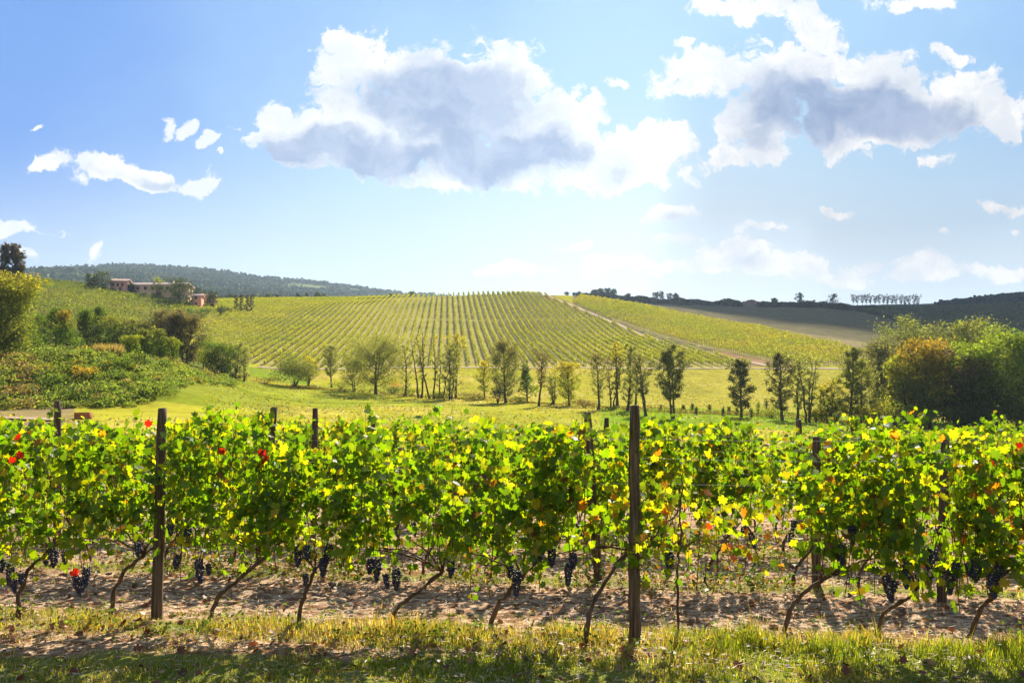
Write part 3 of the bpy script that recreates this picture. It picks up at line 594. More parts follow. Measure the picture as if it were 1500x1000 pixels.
# left side: terrace trees, willows, poplar
LT = [
 (-2, 519, 398, 84, 92, G_olive, G_yel, 9000, .05, 'round', 2, 0.24, 'large tree with golden yellow crown at left edge', 'tree'),
 (33, 518, 455, 46, 98, G_green, (0.20, 0.22, 0.03), 2600, .08, 'cone', 1, 0.2, 'green tree standing right in front of golden yellow tree', 'tree'),
 (56, 508, 458, 34, 124, G_green, None, 1500, .08, 'oval', 1, 0.2, 'plain green tree left of dark trunked terrace conifer', 'tree'),
 (81, 512, 447, 38, 112, G_dark, G_green, 2000, .12, 'cone', 1, 0.2, 'dark trunked airy conifer on the lawn terrace', 'conifer'),
 (98, 513, 450, 34, 108, G_green, G_or, 2000, .12, 'cone', 1, 0.2, 'conifer with orange sunlight painted into its upper crown next to dark trunked one', 'conifer'),  # orange in the upper leaves stands for sunlight on the crown
 (127, 510, 449, 40, 115, G_dark, G_green, 2600, .04, 'cone', 1, 0.2, 'dark full conifer right of orange sunlit one', 'conifer'),
 (147, 508, 442, 34, 122, G_dark, G_green, 2100, .04, 'cone', 1, 0.2, 'conifer with bare reddish tip left of the willows', 'conifer'),
 (169, 512, 462, 42, 118, G_green, (0.18, 0.19, 0.04), 2200, .04, 'oval', 2, 0.2, 'bushy green tree behind the tan grass tuft', 'tree'),
 (204, 526, 462, 34, 120, G_dark, G_grey, 2300, .06, 'oval', 2, 0.2, 'dark rounded tree at left of the grey willows', 'tree'),
 (228, 530, 450, 44, 124, (0.09, 0.085, 0.055), (0.15, 0.135, 0.09), 4500, .06, 'oval', 2, 0.2, 'grey-mauve willow second from the left of its group', 'willow'),
 (247, 532, 452, 36, 121, (0.09, 0.085, 0.055), (0.15, 0.135, 0.09), 3600, .06, 'oval', 2, 0.2, 'narrow grey-mauve willow at centre of its group', 'willow'),
 (270, 540, 446, 42, 122, (0.10, 0.09, 0.055), (0.20, 0.17, 0.10), 5200, .05, 'oval', 2, 0.2, 'tallest grey-mauve willow at right of its group', 'willow'),
 (189, 546, 490, 26, 100, G_green, G_lime, 1500, .04, 'column', 1, 0.18, 'young green poplar at left of four before the willows', 'poplar'),
 (212, 544, 480, 24, 104, G_green, (0.16, 0.18, 0.04), 1500, .04, 'column', 1, 0.18, 'second young green poplar before the willows', 'poplar'),
 (233, 546, 478, 24, 106, G_green, (0.18, 0.2, 0.05), 1500, .04, 'column', 1, 0.18, 'third young green poplar before the willows', 'poplar'),
 (251, 548, 492, 22, 108, G_green, G_lime, 1300, .04, 'column', 1, 0.18, 'rightmost young green poplar before the willows', 'poplar'),
 (299, 556, 491, 36, 128, G_lime, G_green, 1900, .08, 'oval', 2, 0.2, 'yellow-green tree right of tallest grey-mauve willow', 'tree'),
 (322, 558, 502, 44, 122, G_dark, G_green, 3400, .04, 'round', 3, 0.2, 'dark green spreading tree above the meadow corner', 'tree'),
 (342, 556, 495, 26, 126, (0.07, 0.08, 0.045), G_grey, 1900, .04, 'oval', 2, 0.2, 'dark grey tree at the corner of the hillside vineyard', 'tree'),
 (357, 552, 506, 24, 134, G_grey, None, 800, .06, 'oval', 2, 0.2, 'pale wispy tree at lower left corner of hillside vineyard', 'tree'),
]
for (px, bp, tp, w, Y, c1, c2, nl, cb, shp, st, ls, lab, cat) in LT:
    z = float(gz(X_(px, Y), Y)); H = (HZ - tp) / F * Y - z
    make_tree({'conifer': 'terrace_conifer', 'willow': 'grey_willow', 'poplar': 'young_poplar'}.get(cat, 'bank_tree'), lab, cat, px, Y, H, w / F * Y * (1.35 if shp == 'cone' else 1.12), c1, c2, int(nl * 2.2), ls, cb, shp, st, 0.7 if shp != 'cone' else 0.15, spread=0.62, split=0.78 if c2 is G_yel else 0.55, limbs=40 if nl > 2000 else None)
for i, (px, Y, tp, w) in enumerate([(7, 225, 352, 17), (25, 228, 357, 21)]):
    z = float(gz(X_(px, Y), Y)); H = (HZ - tp) / F * Y - z
    make_tree('tall_poplar', ['tall dark poplar nearest the left edge against the sky', 'tall reddish dark poplar right behind the golden yellow tree'][i], 'poplar', px, Y, H, w / F * Y, (0.055, 0.06, 0.025), (0.085, 0.06, 0.035), 8000, 0.40, 0.05, 'column', 1, 1.7, spread=0.55, limbs=70)
for i, (px, Y, H, w, lab) in enumerate([(38, 97, 1.0, 2.2, 'low trimmed bush on lawn left of the terrace conifers'), (86, 97, 0.9, 2.2, 'low dark bush on lawn below the dark trunked conifer'), (62, 112, 1.4, 3.0, 'dark bush at the back of the lawn terrace'), (16, 96, 1.6, 2.4, 'bush at the foot of the golden yellow tree'), (120, 112, 1.6, 3.0, 'bush under the dark full conifer')]):
    make_bush('lawn_bush', lab, 'bush', px, Y, H, w, G_dark, G_green, 420, 0.17, group='bushes on the lawn terrace')
# pale grass tuft
mb = MB(); Y = 93; X = X_(160, Y); z = float(gz(X, Y)); n = 900
a = rot_pts(n); r = rng.random(n) * 1.2; b = np.stack([X + np.cos(a) * r, Y + np.sin(a) * r, np.full(n, z - .1)], -1); tip = b + np.stack([np.cos(a) * 0.7, np.sin(a) * 0.7, rng.uniform(0.7, 1.7, n)], -1)
v = np.stack([b + [0.05, 0, 0], b - [0.05, 0, 0], tip], 1).reshape(-1, 3); mb.add(v, np.arange(3 * n).reshape(-1, 3), None, np.repeat(vary((0.22, 0.17, 0.09), n), 3, 0))
tag(mb.build('pampas_tuft', M_leaf, origin=(X, Y, z)), 'pale tan tuft of tall grass at the lawn terrace edge', 'grass tuft')
# around the farm
for (px, Y, tp, w, c1, c2, shp, lab) in [
 (134, 296, 399, 13, G_dark, G_olive, 'oval', 'slender tree on the ridge left of the small pink house'),
 (152, 294, 397, 25, G_dark, G_olive, 'round', 'big dark rounded tree beside the small pink house'),
 (176, 318, 409, 22, G_olive, G_lime, 'round', 'sunlit yellow-green tree behind the small pink house'),
 (193, 300, 415, 15, G_dark, None, 'round', 'dark tree filling the gap between the two houses'),
 (229, 289, 412, 24, G_dark, G_green, 'round', 'dark tree before the middle of the long farmhouse'),
 (264, 287, 408, 44, G_dark, G_green, 'round', 'biggest dark tree before right end of long farmhouse'),
 (236, 325, 404, 18, G_olive, G_lime, 'round', 'light tree top showing above the farmhouse roof'),
 (284, 300, 420, 16, G_dark, None, 'round', 'dark tree left of the orange farm tower'),
 (309, 306, 426, 18, G_dark, G_olive, 'round', 'dark tree below the low brown farm building')]:
    z = float(gz(X_(px, Y), Y)); H = max(3, (HZ - tp) / F * Y - z)
    make_tree('farm_tree', lab, 'tree', px, Y, H, w / F * Y, tuple(0.6 * q for q in c1), (0.045, 0.065, 0.02) if c2 is G_green or c2 is G_olive else c2, 1500 if w < 30 else 3600, 0.42, 0.10, shp, 2, 0.5, group='trees around the farmhouse', spread=0.65, limbs=34)
for i, (px, Y, H, w, c1, lab) in enumerate([(276, 268, 3.6, 6, G_green, 'light green bush on the slope below the farm tower'), (290, 262, 4.0, 6, G_dark, 'dark round bush lowest on slope below the farm'), (301, 282, 3.0, 5, G_green, 'green bush beside the path to the farm'), (323, 290, 4.6, 4.4, G_dark, 'dark egg-shaped bush right of the farm path'), (334, 302, 3, 3.4, G_olive, 'olive bush right behind egg-shaped bush'), (204, 288, 2.2, 5, G_dark, 'low dark hedge bush under the long farmhouse wall'), (244, 283, 2.6, 9, G_dark, 'long low dark shrub before the biggest farm tree'), (573, 408, 2.2, 3.2, G_dark, 'left one of two dark bushes on vineyard skyline'), (604, 408, 3.2, 5, G_dark, 'right one of two dark bushes on vineyard skyline')]):
    make_bush('bush', lab, 'bush', px, Y, H, w, c1, None, 700, 0.38)
for i, (px, w) in enumerate([(346, 2.0), (353, 1.7), (361, 2.6), (369, 2.2)]):
    Y = 318; z = float(gz(X_(px, Y), Y)); H = (HZ - 429) / F * Y - z
    make_tree('clipped_cypress', ['leftmost', 'smallest second', 'widest third', 'rightmost'][i] + ' of four clipped dark cypresses on the ridge', 'cypress', px, Y, max(2.4, H), w, (0.05, 0.04, 0.022), None, 1100, 0.34, 0.04, 'column', group='clipped cypresses on the ridge', spread=0.6, limbs=20, up=0.2)
for i in range(9):
    px = 40 + i * 11 + rng.uniform(-3, 3); Y = 330
    z = float(gz(X_(px, Y), Y)); H = (HZ - (404 + i * 1.2 + rng.uniform(-4, 2))) / F * Y - z
    make_bush('hedgerow_tree', ['first', 'second', 'third', 'fourth', 'fifth', 'sixth', 'seventh', 'eighth', 'ninth'][i] + ' small tree, counted from left, along the left vineyard crest', 'tree', px, Y, max(3, H), 5.0, G_dark if i % 3 else G_green, G_olive, 500, 0.5, group='small trees on the left vineyard crest')
# right skyline
def sky_tree(px, Y, base, top, w, lab, name='skyline_tree', shp='round', cb=0.3, lv=700, group=None, dens=0.8):
    z = float(gz(X_(px, Y), Y)); H = (HZ - top) / F * Y - z
    make_tree(name, lab, 'tree', px, Y, H, w / F * Y, (0.035, 0.045, 0.02), None, lv, 0.7, cb, shp, 1, 0.4, group=group, spread=0.45, limbs=22, dens=dens, trunk_r=0.22)
for (px, top, w, cb, lab) in [(830, 427, 7, .3, 'leftmost small tree on the skyline right of vineyard crest'), (841, 428, 5, .4, 'thin bare tree second on right skyline'), (849, 426, 5, .4, 'thin bare tree third on right skyline'),
 (870, 424, 12, .35, 'first tree of the flat-topped cluster on the skyline'), (880, 422, 12, .35, 'second tree of the flat-topped cluster on the skyline'), (890, 421, 13, .35, 'third tree of the flat-topped cluster on the skyline'), (899, 423, 12, .35, 'rightmost tree of the flat-topped cluster on the skyline'),
 (919, 430, 11, .1, 'low bushy skyline tree right of the flat-topped cluster'), (944, 437, 8, .1, 'small dark bushy tree on the hedge'), (961, 427, 13, .1, 'dark dense tree at left of the see-through skyline group'),
 (970, 425, 9, .45, 'see-through thin skyline tree beside dark dense one'), (980, 428, 9, .45, 'middle thin tree of the see-through skyline group'), (990, 429, 12, .2, 'right tree of the see-through skyline group'),
 (1134, 436, 11, .3, 'thin tree right of the red roofed shed'), (1173, 427, 13, .25, 'lone round-crowned tall tree on the right skyline hedge'), (1192, 439, 10, .1, 'low bushy tree between lone tall and dark round trees'), (1220, 430, 19, .02, 'dark solid round tree at the right end of the hedge'),
 (1405, 437, 16, .05, 'bushy tree left of the thin pair before the forested hill'), (1421, 435, 5, .2, 'left thin tree before the forested hill'), (1428, 436, 5, .2, 'right thin tree before the forested hill')]:
    sky_tree(px, 612 if px < 1300 else 905, 0, top, w, lab, cb=cb, lv=1300 if w > 10 else 450)
for i in range(16):
    sky_tree(1250 + i * 6.3, 760, 0, 431 + 1.0 * math.sin(i * 1.7), 10, ['first', 'second', 'third', 'fourth', 'fifth', 'sixth', 'seventh', 'eighth', 'ninth', 'tenth', 'eleventh', 'twelfth', 'thirteenth', 'fourteenth', 'fifteenth', 'last'][i] + ' tree from left in the even avenue on right skyline', 'avenue_tree', 'umbrella', 0.5, 420, 'avenue trees on the right skyline', 0.7)
def hedge(name, label, pts, h, w, col, n, ls=0.6):
    P = np.array(pts, float); d = np.r_[0, np.cumsum(np.linalg.norm(np.diff(P, axis=0), axis=1))]; s = rng.random(n) * d[-1]
    x = np.interp(s, d, P[:, 0]) + rng.normal(size=n) * w * .4; y = np.interp(s, d, P[:, 1]) + rng.normal(size=n) * w * .4
    hh = h * (0.55 + 0.7 * fbm(s / 7, s * 0 + 3)); z = gz(x, y) - 0.6 + hh * rng.random(n)
    mb = MB(); quads(mb, np.stack([x, y, z], -1), ls * np.exp(rng.normal(size=n) * .3), vary(col, n), 0.7, 0.3)
    o = P[0]; return tag(mb.build(name, M_leaf, origin=(o[0], o[1], float(gz(o[0], o[1])))), label, 'hedge')
hedge('hedge', 'long dark hedge along the right skyline above dead grass field', [(X_(p, 610), 610) for p in range(845, 1250, 20)], 5.5, 3.0, (0.03, 0.04, 0.018), 34000, 0.95)
hedge('hedge', 'dark hedge running along under the even avenue', [(X_(p, 735), 735) for p in range(1245, 1362, 20)], 3.5, 2.5, (0.03, 0.04, 0.018), 3500, 0.8)
hedge('hedge', 'dark hedge beside the track down the right hill', [(X_(1244, 620), 620), (X_(1275, 575), 575), (X_(1300, 540), 540), (X_(1325, 500), 500)], 3.5, 2.5, (0.035, 0.045, 0.018), 4500, 0.6)

# undergrowth along the ditch, bramble bank
n = 9000
px = rng.uniform(425, 1300, n); pb = np.interp(px, [425, 540, 620, 740, 870, 930, 990, 1100, 1180, 1300], [568, 576, 582, 588, 597, 601, 605, 609, 615, 624])
pys = np.linspace(96, 180, 300); tab = {p: findY(p, float(np.interp(p, [425, 540, 620, 740, 870, 930, 990, 1100, 1180, 1300], [568, 576, 582, 588, 597, 601, 605, 609, 615, 624])), 96, 175) for p in range(420, 1310, 10)}
Yd = np.interp(px, list(tab.keys()), list(tab.values())) + rng.normal(size=n) * 0.9 + 0.8; Xd = X_(px, Yd)
hh = 0.25 + 0.9 * np.clip(fbm(Xd / 3, Yd * 0, 3) - 0.35, 0, 1) * 1.6
mb = MB(); c = np.where((rng.random((n, 1)) < 0.45), vary((0.15, 0.085, 0.05), n), vary((0.12, 0.13, 0.03), n))
quads(mb, np.stack([Xd, Yd, gz(Xd, Yd) + hh * rng.random(n)], -1), 0.22 * np.exp(rng.normal(size=n) * .3), c, 0.5, 0.2)
tag(mb.build('undergrowth', M_leaf), 'reddish brown weeds growing along the meadow ditch', 'undergrowth', kind='stuff')
mb = MB(); nh = 620
hpx = rng.uniform(-40, 340, nh); hY = rng.uniform(70, 108, nh)
top = np.interp(hpx, [0, 150, 200, 250, 300, 340], [92, 91, 99, 105, 112, 118]); bot = np.interp(hpx, [0, 200, 260, 340], [72, 75, 84, 112])
hY = bot + (top - bot) * rng.random(nh); hX = X_(hpx, hY); hR = 0.85 * np.exp(np.clip(rng.normal(size=nh), -2, 2) * .42); hz = gz(hX, hY)
per = 150; i = np.repeat(np.arange(nh), per); m = nh * per
d = unit(rng.normal(size=(m, 3)) + np.array([0, -0.3, 0.35])); d[:, 2] = np.abs(d[:, 2])
pal = np.array([(0.10, 0.15, 0.03), (0.14, 0.18, 0.035), (0.17, 0.19, 0.05), (0.20, 0.15, 0.03), (0.18, 0.13, 0.07), (0.09, 0.12, 0.03)])
pi = rng.choice(6, nh, p=[.30, .29, .18, .05, .04, .14]); pi = np.where((hpx < 60) & (rng.random(nh) < 0.35), 4, pi)
p = np.stack([hX, hY, hz], -1)[i] + d * hR[i][:, None] * np.array([1.15, 1, 0.75]) * (0.72 + 0.3 * rng.random((m, 1)))
quads(mb, p, 0.19 * np.exp(rng.normal(size=m) * .3), pal[pi][i] * 1.3 * np.exp(rng.normal(size=(m, 1)) * .25), 0.6, 0.5, 0.1)
tag(mb.build('bramble_undergrowth', M_leaf), 'tangled green bramble covering the bank below the terrace', 'undergrowth', kind='stuff')
for i, (px, Y, H, w, c) in enumerate([(30, 76, 2.0, 3.2, G_brn), (82, 80, 1.7, 2.6, G_green), (125, 82, 1.8, 2.8, G_or), (176, 86, 1.9, 2.6, G_green), (203, 90, 1.6, 2.2, G_dark), (240, 96, 1.4, 2.2, G_green)]):
    make_bush('bank_bush', ['brown', 'green', 'orange tinged', 'light green', 'dark', 'small green'][i] + ' bush on the bramble bank, ' + ['closest to the left edge', 'above the leftmost post', 'below the orange sunlit conifer', 'under the tan grass tuft', 'below the young poplars', 'lowest to the right of the young poplars'][i], 'bush', px, Y, H, w, c, None, 500, 0.22, group='bushes on the bramble bank')

# ------------------------------------------------------------------ hillside vineyards
def vine_rows(poly, dirv, spacing, step, per, lsz, col, label, group, name='vineyard_row', hz_=1.15, ext=(0.78, 0.29, 0.62), gaps=(), amp=0.24, minn=4, ycol=None):
    d = np.array(dirv, float); d /= np.linalg.norm(d); nrm = np.array([-d[1], d[0]]); P = np.array(poly, float)
    s = P @ d; t = P @ nrm; k = 0
    for tt in np.arange(t.min() + spacing * .5, t.max(), spacing):
        ss = np.arange(s.min(), s.max(), step) + rng.uniform(-.2, .2); xy = ss[:, None] * d + tt * nrm
        ok = inpoly(xy[:, 0], xy[:, 1], poly) & (rng.random(len(ss)) > 0.03)
        for g0, g1 in gaps: ok &= ~((xy[:, 1] > g0) & (xy[:, 1] < g1))
        xy = xy[ok]
        if len(xy) < minn: continue
        n = len(xy) * per; b = np.repeat(xy, per, 0); q = unit(rng.normal(size=(n, 3))) * rng.random((n, 1)) ** 0.45
        vs = np.repeat(np.exp(rng.normal(size=len(xy)) * 0.15), per)
        pos = np.empty((n, 3)); pos[:, :2] = b + d * q[:, :1] * ext[0] + nrm * q[:, 1:2] * ext[1]
        pos[:, 2] = gz(b[:, 0], b[:, 1]) + hz_ * vs ** .4 + q[:, 2] * ext[2] * vs
        nz = fbm(b[:, 0] / 18, b[:, 1] / 18)[:, None]; cc = np.array(col) * (1 - nz) * 1.1 + np.array(ycol or col) * nz * 1.1
        c = vary((1, 1, 1), n, amp, 0.1) ; c = np.exp(rng.normal(size=(n, 1)) * amp) * cc * (1 + rng.normal(size=(n, 1)) * 0.08 * np.array([1, 0, -.5]))
        mb = MB(); quads(mb, pos, lsz * np.exp(rng.normal(size=n) * .25), c, 0.75, 0.2)
        # stocks under the canopy
        z0 = gz(xy[:, 0], xy[:, 1]); w = 0.045; m = len(xy)
        bb = np.stack([xy[:, 0], xy[:, 1], z0], -1); pv = np.stack([bb + [w, 0, 0], bb - [w, 0, 0], bb + [-w, 0, hz_], bb + [w, 0, hz_]], 1).reshape(-1, 3)
        mb.add(pv, None, np.arange(4 * m).reshape(-1, 4), (0.06, 0.045, 0.03))
        o = mb.build(name, M_row, origin=(xy[0, 0], xy[0, 1], float(z0[0]))); tag(o, label, 'vine row', group); k += 1
    return k
vine_rows(B_MID, (-0.081, 1), 2.5, 1.15, 30, 0.33, (0.20, 0.26, 0.016), 'one of the many straight vine rows climbing the big central hillside', 'vine rows of the central hillside', gaps=[(315, 317.5), (331, 332.5)], ycol=(0.34, 0.34, 0.022))
vine_rows(B_RIGHT, (-0.266, 1), 2.4, 1.1, 22, 0.37, (0.22, 0.28, 0.015), 'one of the yellow-green vine rows right of the diagonal dirt path', 'vine rows right of the diagonal path', ycol=(0.34, 0.30, 0.03))
vine_rows(B_LEFT, (1, -0.10), 3.0, 1.2, 15, 0.45, (0.10, 0.15, 0.018), 'one of the vine rows crossing slope left below the farmhouse', 'vine rows below the farmhouse', ycol=(0.20, 0.23, 0.03))
FR = [(X_(1262, 640), 640), (X_(1330, 520), 520), (X_(1700, 520), 520), (X_(1700, 890), 890), (X_(1380, 890), 890), (X_(1290, 780), 780)]
vine_rows(FR, (1, 0.12), 8.0, 2.2, 8, 1.0, (0.06, 0.075, 0.025), 'one of the dim vine rows on the far right hillside', 'vine rows on the far right hillside', ext=(1.2, .6, .8), hz_=1.4, ycol=(0.09, 0.095, 0.03))

# far woods
def forest(name, label, box_, n, size, cols, test=None):
    ico_t = (1 + 5 ** .5) / 2
    iv = unit(np.array([(-1, ico_t, 0), (1, ico_t, 0), (-1, -ico_t, 0), (1, -ico_t, 0), (0, -1, ico_t), (0, 1, ico_t), (0, -1, -ico_t), (0, 1, -ico_t), (ico_t, 0, -1), (ico_t, 0, 1), (-ico_t, 0, -1), (-ico_t, 0, 1)], float))
    fc = [(0,11,5),(0,5,1),(0,1,7),(0,7,10),(0,10,11),(1,5,9),(5,11,4),(11,10,2),(10,7,6),(7,1,8),(3,9,4),(3,4,2),(3,2,6),(3,6,8),(3,8,9),(4,9,5),(2,4,11),(6,2,10),(8,6,7),(9,8,1)]
    p0, p1, y0, y1 = box_; Y = np.sqrt(rng.uniform(y0 ** 2, y1 ** 2, n)); px = rng.uniform(p0, p1, n); X = X_(px, Y)
    if test is not None: k = test(X, Y, px); X, Y, px = X[k], Y[k], px[k]; n = len(X)
    s = size * np.exp(np.clip(rng.normal(size=n), -2, 1.3) * .28); z = gz(X, Y)
    sub = 6                                                       # three lumps to a tree
    i = np.repeat(np.arange(n), sub); off = rng.normal(size=(n * sub, 3)) * s[i][:, None] * np.array([.42, .42, .30])
    c = np.stack([X, Y, z + s * .7], -1)[i] + off; r = s[i] * rng.uniform(.22, .5, n * sub)
    v = c[:, None] + iv[None] * (r[:, None, None] * (0.75 + 0.5 * rng.random((n * sub, 12, 1)))) * np.array([1, 1, 0.95])
    t = (np.arange(n * sub)[:, None, None] * 12 + np.array(fc)[None]).reshape(-1, 3)
    cc = np.array(cols)[np.clip((fbm(X / 60, Y / 60, 3) * 7 - 1.8 + rng.normal(size=n) * .5), 0, len(cols) - 1).astype(int)] * np.exp(rng.normal(size=(n, 1)) * .25)
    mb = MB(); mb.add(v.reshape(-1, 3), t, None, np.repeat(cc[i], 12, 0))
    tag(mb.build(name, M_far), label, 'woodland', kind='stuff')
clr = lambda X, Y, px: fbm(X / 90, Y / 90, 3) < 0.60
forest('far_forest', 'woodland covering the long blue hill on the left skyline', (-250, 700, 1050, 2080), 15000, 5.0, [(0.07, 0.11, 0.035), (0.05, 0.08, 0.025), (0.13, 0.15, 0.045), (0.09, 0.085, 0.04)], clr)
forest('far_forest', 'dark woodland on the hill at the right skyline', (1375, 1800, 1120, 1420), 4200, 4.8, [(0.03, 0.045, 0.02), (0.035, 0.05, 0.02)])
forest('far_forest', 'light green woodland between the farm and long blue hill', (290, 480, 430, 620), 900, 2.4, [(0.16, 0.17, 0.05), (0.12, 0.14, 0.04)])

# ------------------------------------------------------------------ buildings
def house(name, label, px, Y, w, dp, h, rise, wall, roofc, wins, ang=0.0, doors=(), chim=None, base_dz=0.0):
    X = X_(px, Y); z = float(gz(X, Y)) + base_dz; e = empty(name, (X, Y, z)); e.rotation_euler = (0, 0, ang); tag(e, label, 'house')
    mb = MB(); hw, hd = w / 2, dp / 2
    mb.add([(-hw, -hd, -2), (hw, -hd, -2), (hw, hd, -2), (-hw, hd, -2), (-hw, -hd, h), (hw, -hd, h), (hw, hd, h), (-hw, hd, h), (-hw, 0, h + rise), (hw, 0, h + rise)],
           [(5, 6, 9), (7, 4, 8)], [(0, 1, 5, 4), (1, 2, 6, 5), (2, 3, 7, 6), (3, 0, 4, 7)], wall); mb.build('wall', M_wall, e)
    mb = MB(); o = 0.45; t = 0.18
    for s in (-1, 1):
        y0 = s * (hd + o); z0 = h - rise * o / hd
        v = [(-hw - o, y0, z0), (hw + o, y0, z0), (hw + o, 0, h + rise), (-hw - o, 0, h + rise)]; v = np.array(v); v2 = v + [0, 0, t]
        mb.add(np.concatenate([v, v2]), None, [(0, 1, 2, 3), (4, 5, 6, 7), (0, 1, 5, 4), (0, 3, 7, 4), (1, 2, 6, 5)], roofc)
    rf = mb.build('roof', M_tile, e)
    if chim:
        mb = MB(); box(mb, (chim - .35, .4, h), (chim + .35, 1.1, h + rise + 1.0), roofc); mb.build('chimney', M_wall, rf)
    for (wx, wz, ww, wh) in wins:
        mb = MB(); box(mb, (wx - ww / 2 - .1, -hd - .06, wz - .1), (wx + ww / 2 + .1, -hd + .02, wz + wh + .1), (0.5, 0.42, 0.34)); fr = mb.build('window', M_wall, e)
        mb = MB(); box(mb, (wx - ww / 2, -hd - .09, wz), (wx + ww / 2, -hd - .055, wz + wh), (0.02, 0.02, 0.02)); mb.build('pane', M_dark, fr)
    for (wx, ww, wh) in doors:
        mb = MB(); box(mb, (wx - ww / 2, -hd - .08, 0), (wx + ww / 2, -hd + .02, wh), (0.16, 0.09, 0.05)); mb.build('door', M_wall, e)
    return e
PK = (0.95, 0.62, 0.43)
house('farmhouse', 'small pink house at the left of the farm', 177, 300, 5.6, 6, 4.2, 1.0, (0.75, 0.40, 0.33), (0.60, 0.40, 0.34), [(-1.7, 2.4, .8, 1), (0, 2.4, .8, 1), (1.6, 2.4, .8, 1), (-1.6, .4, .8, 1.2)], 0.12, [(0.9, 1.1, 2)])
house('farmhouse', 'long salmon farmhouse with pale pink tiled roof', 237, 305, 20.5, 9, 4.7, 1.3, PK, (0.70, 0.50, 0.45), [(-9.0, 3.0, .9, 1.1), (-7.0, 3.1, .9, 1.1), (-4.2, 3.1, .9, 1.1), (-1.4, 3.1, .9, 1.1), (1.4, 3.1, .9, 1.1), (4.2, 3.1, .9, 1.1), (7.4, 3.1, .9, 1.1), (-9.0, .6, .9, 1.2), (-4.2, .6, .9, 1.2), (1.4, .6, .9, 1.2)], -0.03, [(-7.2, 1.3, 2.2)], 4, 0.3)
house('farm_tower', 'narrow orange tower at the right end of the farm', 290, 297, 2.6, 5, 4.6, 0.7, (0.85, 0.40, 0.26), (0.58, 0.40, 0.36), [(0, 3.4, .8, 1), (0, .9, .8, 1.1)], 0.1)
house('farm_barn', 'low brown tiled building right behind orange tower', 304, 318, 5.5, 6, 2.6, 1.0, (0.60, 0.33, 0.22), (0.45, 0.25, 0.17), [(-1.5, 1.6, .8, .9), (1.2, 1.6, .8, .9)], 0.15, (), None, 1.4)
house('shed', 'tiny red roofed shed on the right skyline hedge', 1098, 604, 9, 5, 1.9, 0.9, (0.22, 0.18, 0.15), (0.35, 0.13, 0.10), [(-3, 1, 1, 1), (2, 1, 1, 1)], 0, (), None, 1.0)

# orange-brown crate at the end of the farm track
Yc = 61; Xc = X_(122, Yc); zc = float(gz(Xc, Yc))
e = empty('crate', (Xc, Yc, zc)); e.scale = (1.6, 1.6, 2.2); tag(e, 'orange-brown wooden crate standing at the end of the farm track on left', 'crate')
# ------------------------------------------------------------------ foreground posts and wires
def post(label, pxb, pyb, pxt, pyt, r, Y=None, z0=None, name='vineyard_post', square=False):
    Y = Y or (1.9 / ((pyb - HZ) / F - 0.054))
    X0, X1 = X_(pxb, Y), X_(pxt, Y); zt = (HZ - pyt) / F * Y; zb = float(near_z(0, Y)) - 0.15
    o = np.array([X0, Y, zb + .15]); seg = 4 if square else 12; n = 15
    t = np.linspace(0, 1, n)[:, None]; P = np.concatenate([X0 + (X1 - X0) * t + rng.normal(size=(n, 1)) * .0035, Y + t * 0.03 + rng.normal(size=(n, 1)) * .003, zb + (zt - zb) * t], 1)
    th = np.arange(seg) / seg * 2 * math.pi + 0.5; lob = 1 + 0.07 * np.sin(th * 2 + 1) + 0.05 * np.sin(th * 5)
    rr = r * (1.08 - 0.16 * t[:, 0]) * (1 + rng.normal(size=n) * .012); rr[-1] *= 0.86
    V = P[:, None] + (rr[:, None] * lob[None])[..., None] * np.stack([np.cos(th), np.sin(th), 0 * th], -1)[None]
    V[-1, :, 2] += rng.normal(size=seg) * 0.004
    i = np.arange(n - 1)[:, None] * seg; j = np.arange(seg)[None]; k = (j + 1) % seg
    mb = MB(); top = P[-1] + [0, 0, 0.004]
    mb.add(np.concatenate([V.reshape(-1, 3), top[None]]), np.stack([(n - 1) * seg + j[0], (n - 1) * seg + k[0], np.full(seg, n * seg)], -1), np.stack([i + j, i + k, i + seg + k, i + seg + j], -1).reshape(-1, 4))
    ob = mb.build(name, M_post, origin=o); tag(ob, label, 'post', 'wooden vineyard posts'); return ob
post('thickest and tallest wooden post in the front row, standing clear of leaves', 929, 938, 931, 594, 0.048)
post('front row wooden post wrapped in leaves left of the red leaves', 229, 908, 236, 598, 0.047)
post('slim dark second-row post among the leaves of the right part', 1378, 884, 1387, 640, 0.046)
post('grey second-row post leaning right, its top clear of leaves', 377, 828, 401, 597, 0.050)
post('pale second-row post behind the bent trunk left of tallest post', 878, 850, 861, 604, 0.048)
post('thin second-row post topping the leaves left of centre', 457, 822, 461, 598, 0.042)
post('second-row post hidden low in right leaves, dark and rough', 1196, 860, 1197, 640, 0.050)
post('leftmost post top standing alone above the leaves', 83, 800, 83, 587, 0.052)
post('third-row post with short top between centre left posts', 545, 775, 546, 611, 0.045)
post('smallest farthest post top just right of another short one', 576, 745, 576, 621, 0.045)
post('far post top peeping out below lone ditch trees on right', 1171, 780, 1171, 615, 0.055)
post('far post top peeping out right of the previous gap, near wood', 1251, 775, 1251, 619, 0.055)
post('crooked brown post top beside tallest post, seen through leaves', 888, 790, 889, 612, 0.045)
hts = [0.60, 1.02, 1.08, 1.38, 1.60, 1.78]
nm = ['lowest', 'second lowest', 'third lowest', 'fourth', 'fifth', 'topmost']
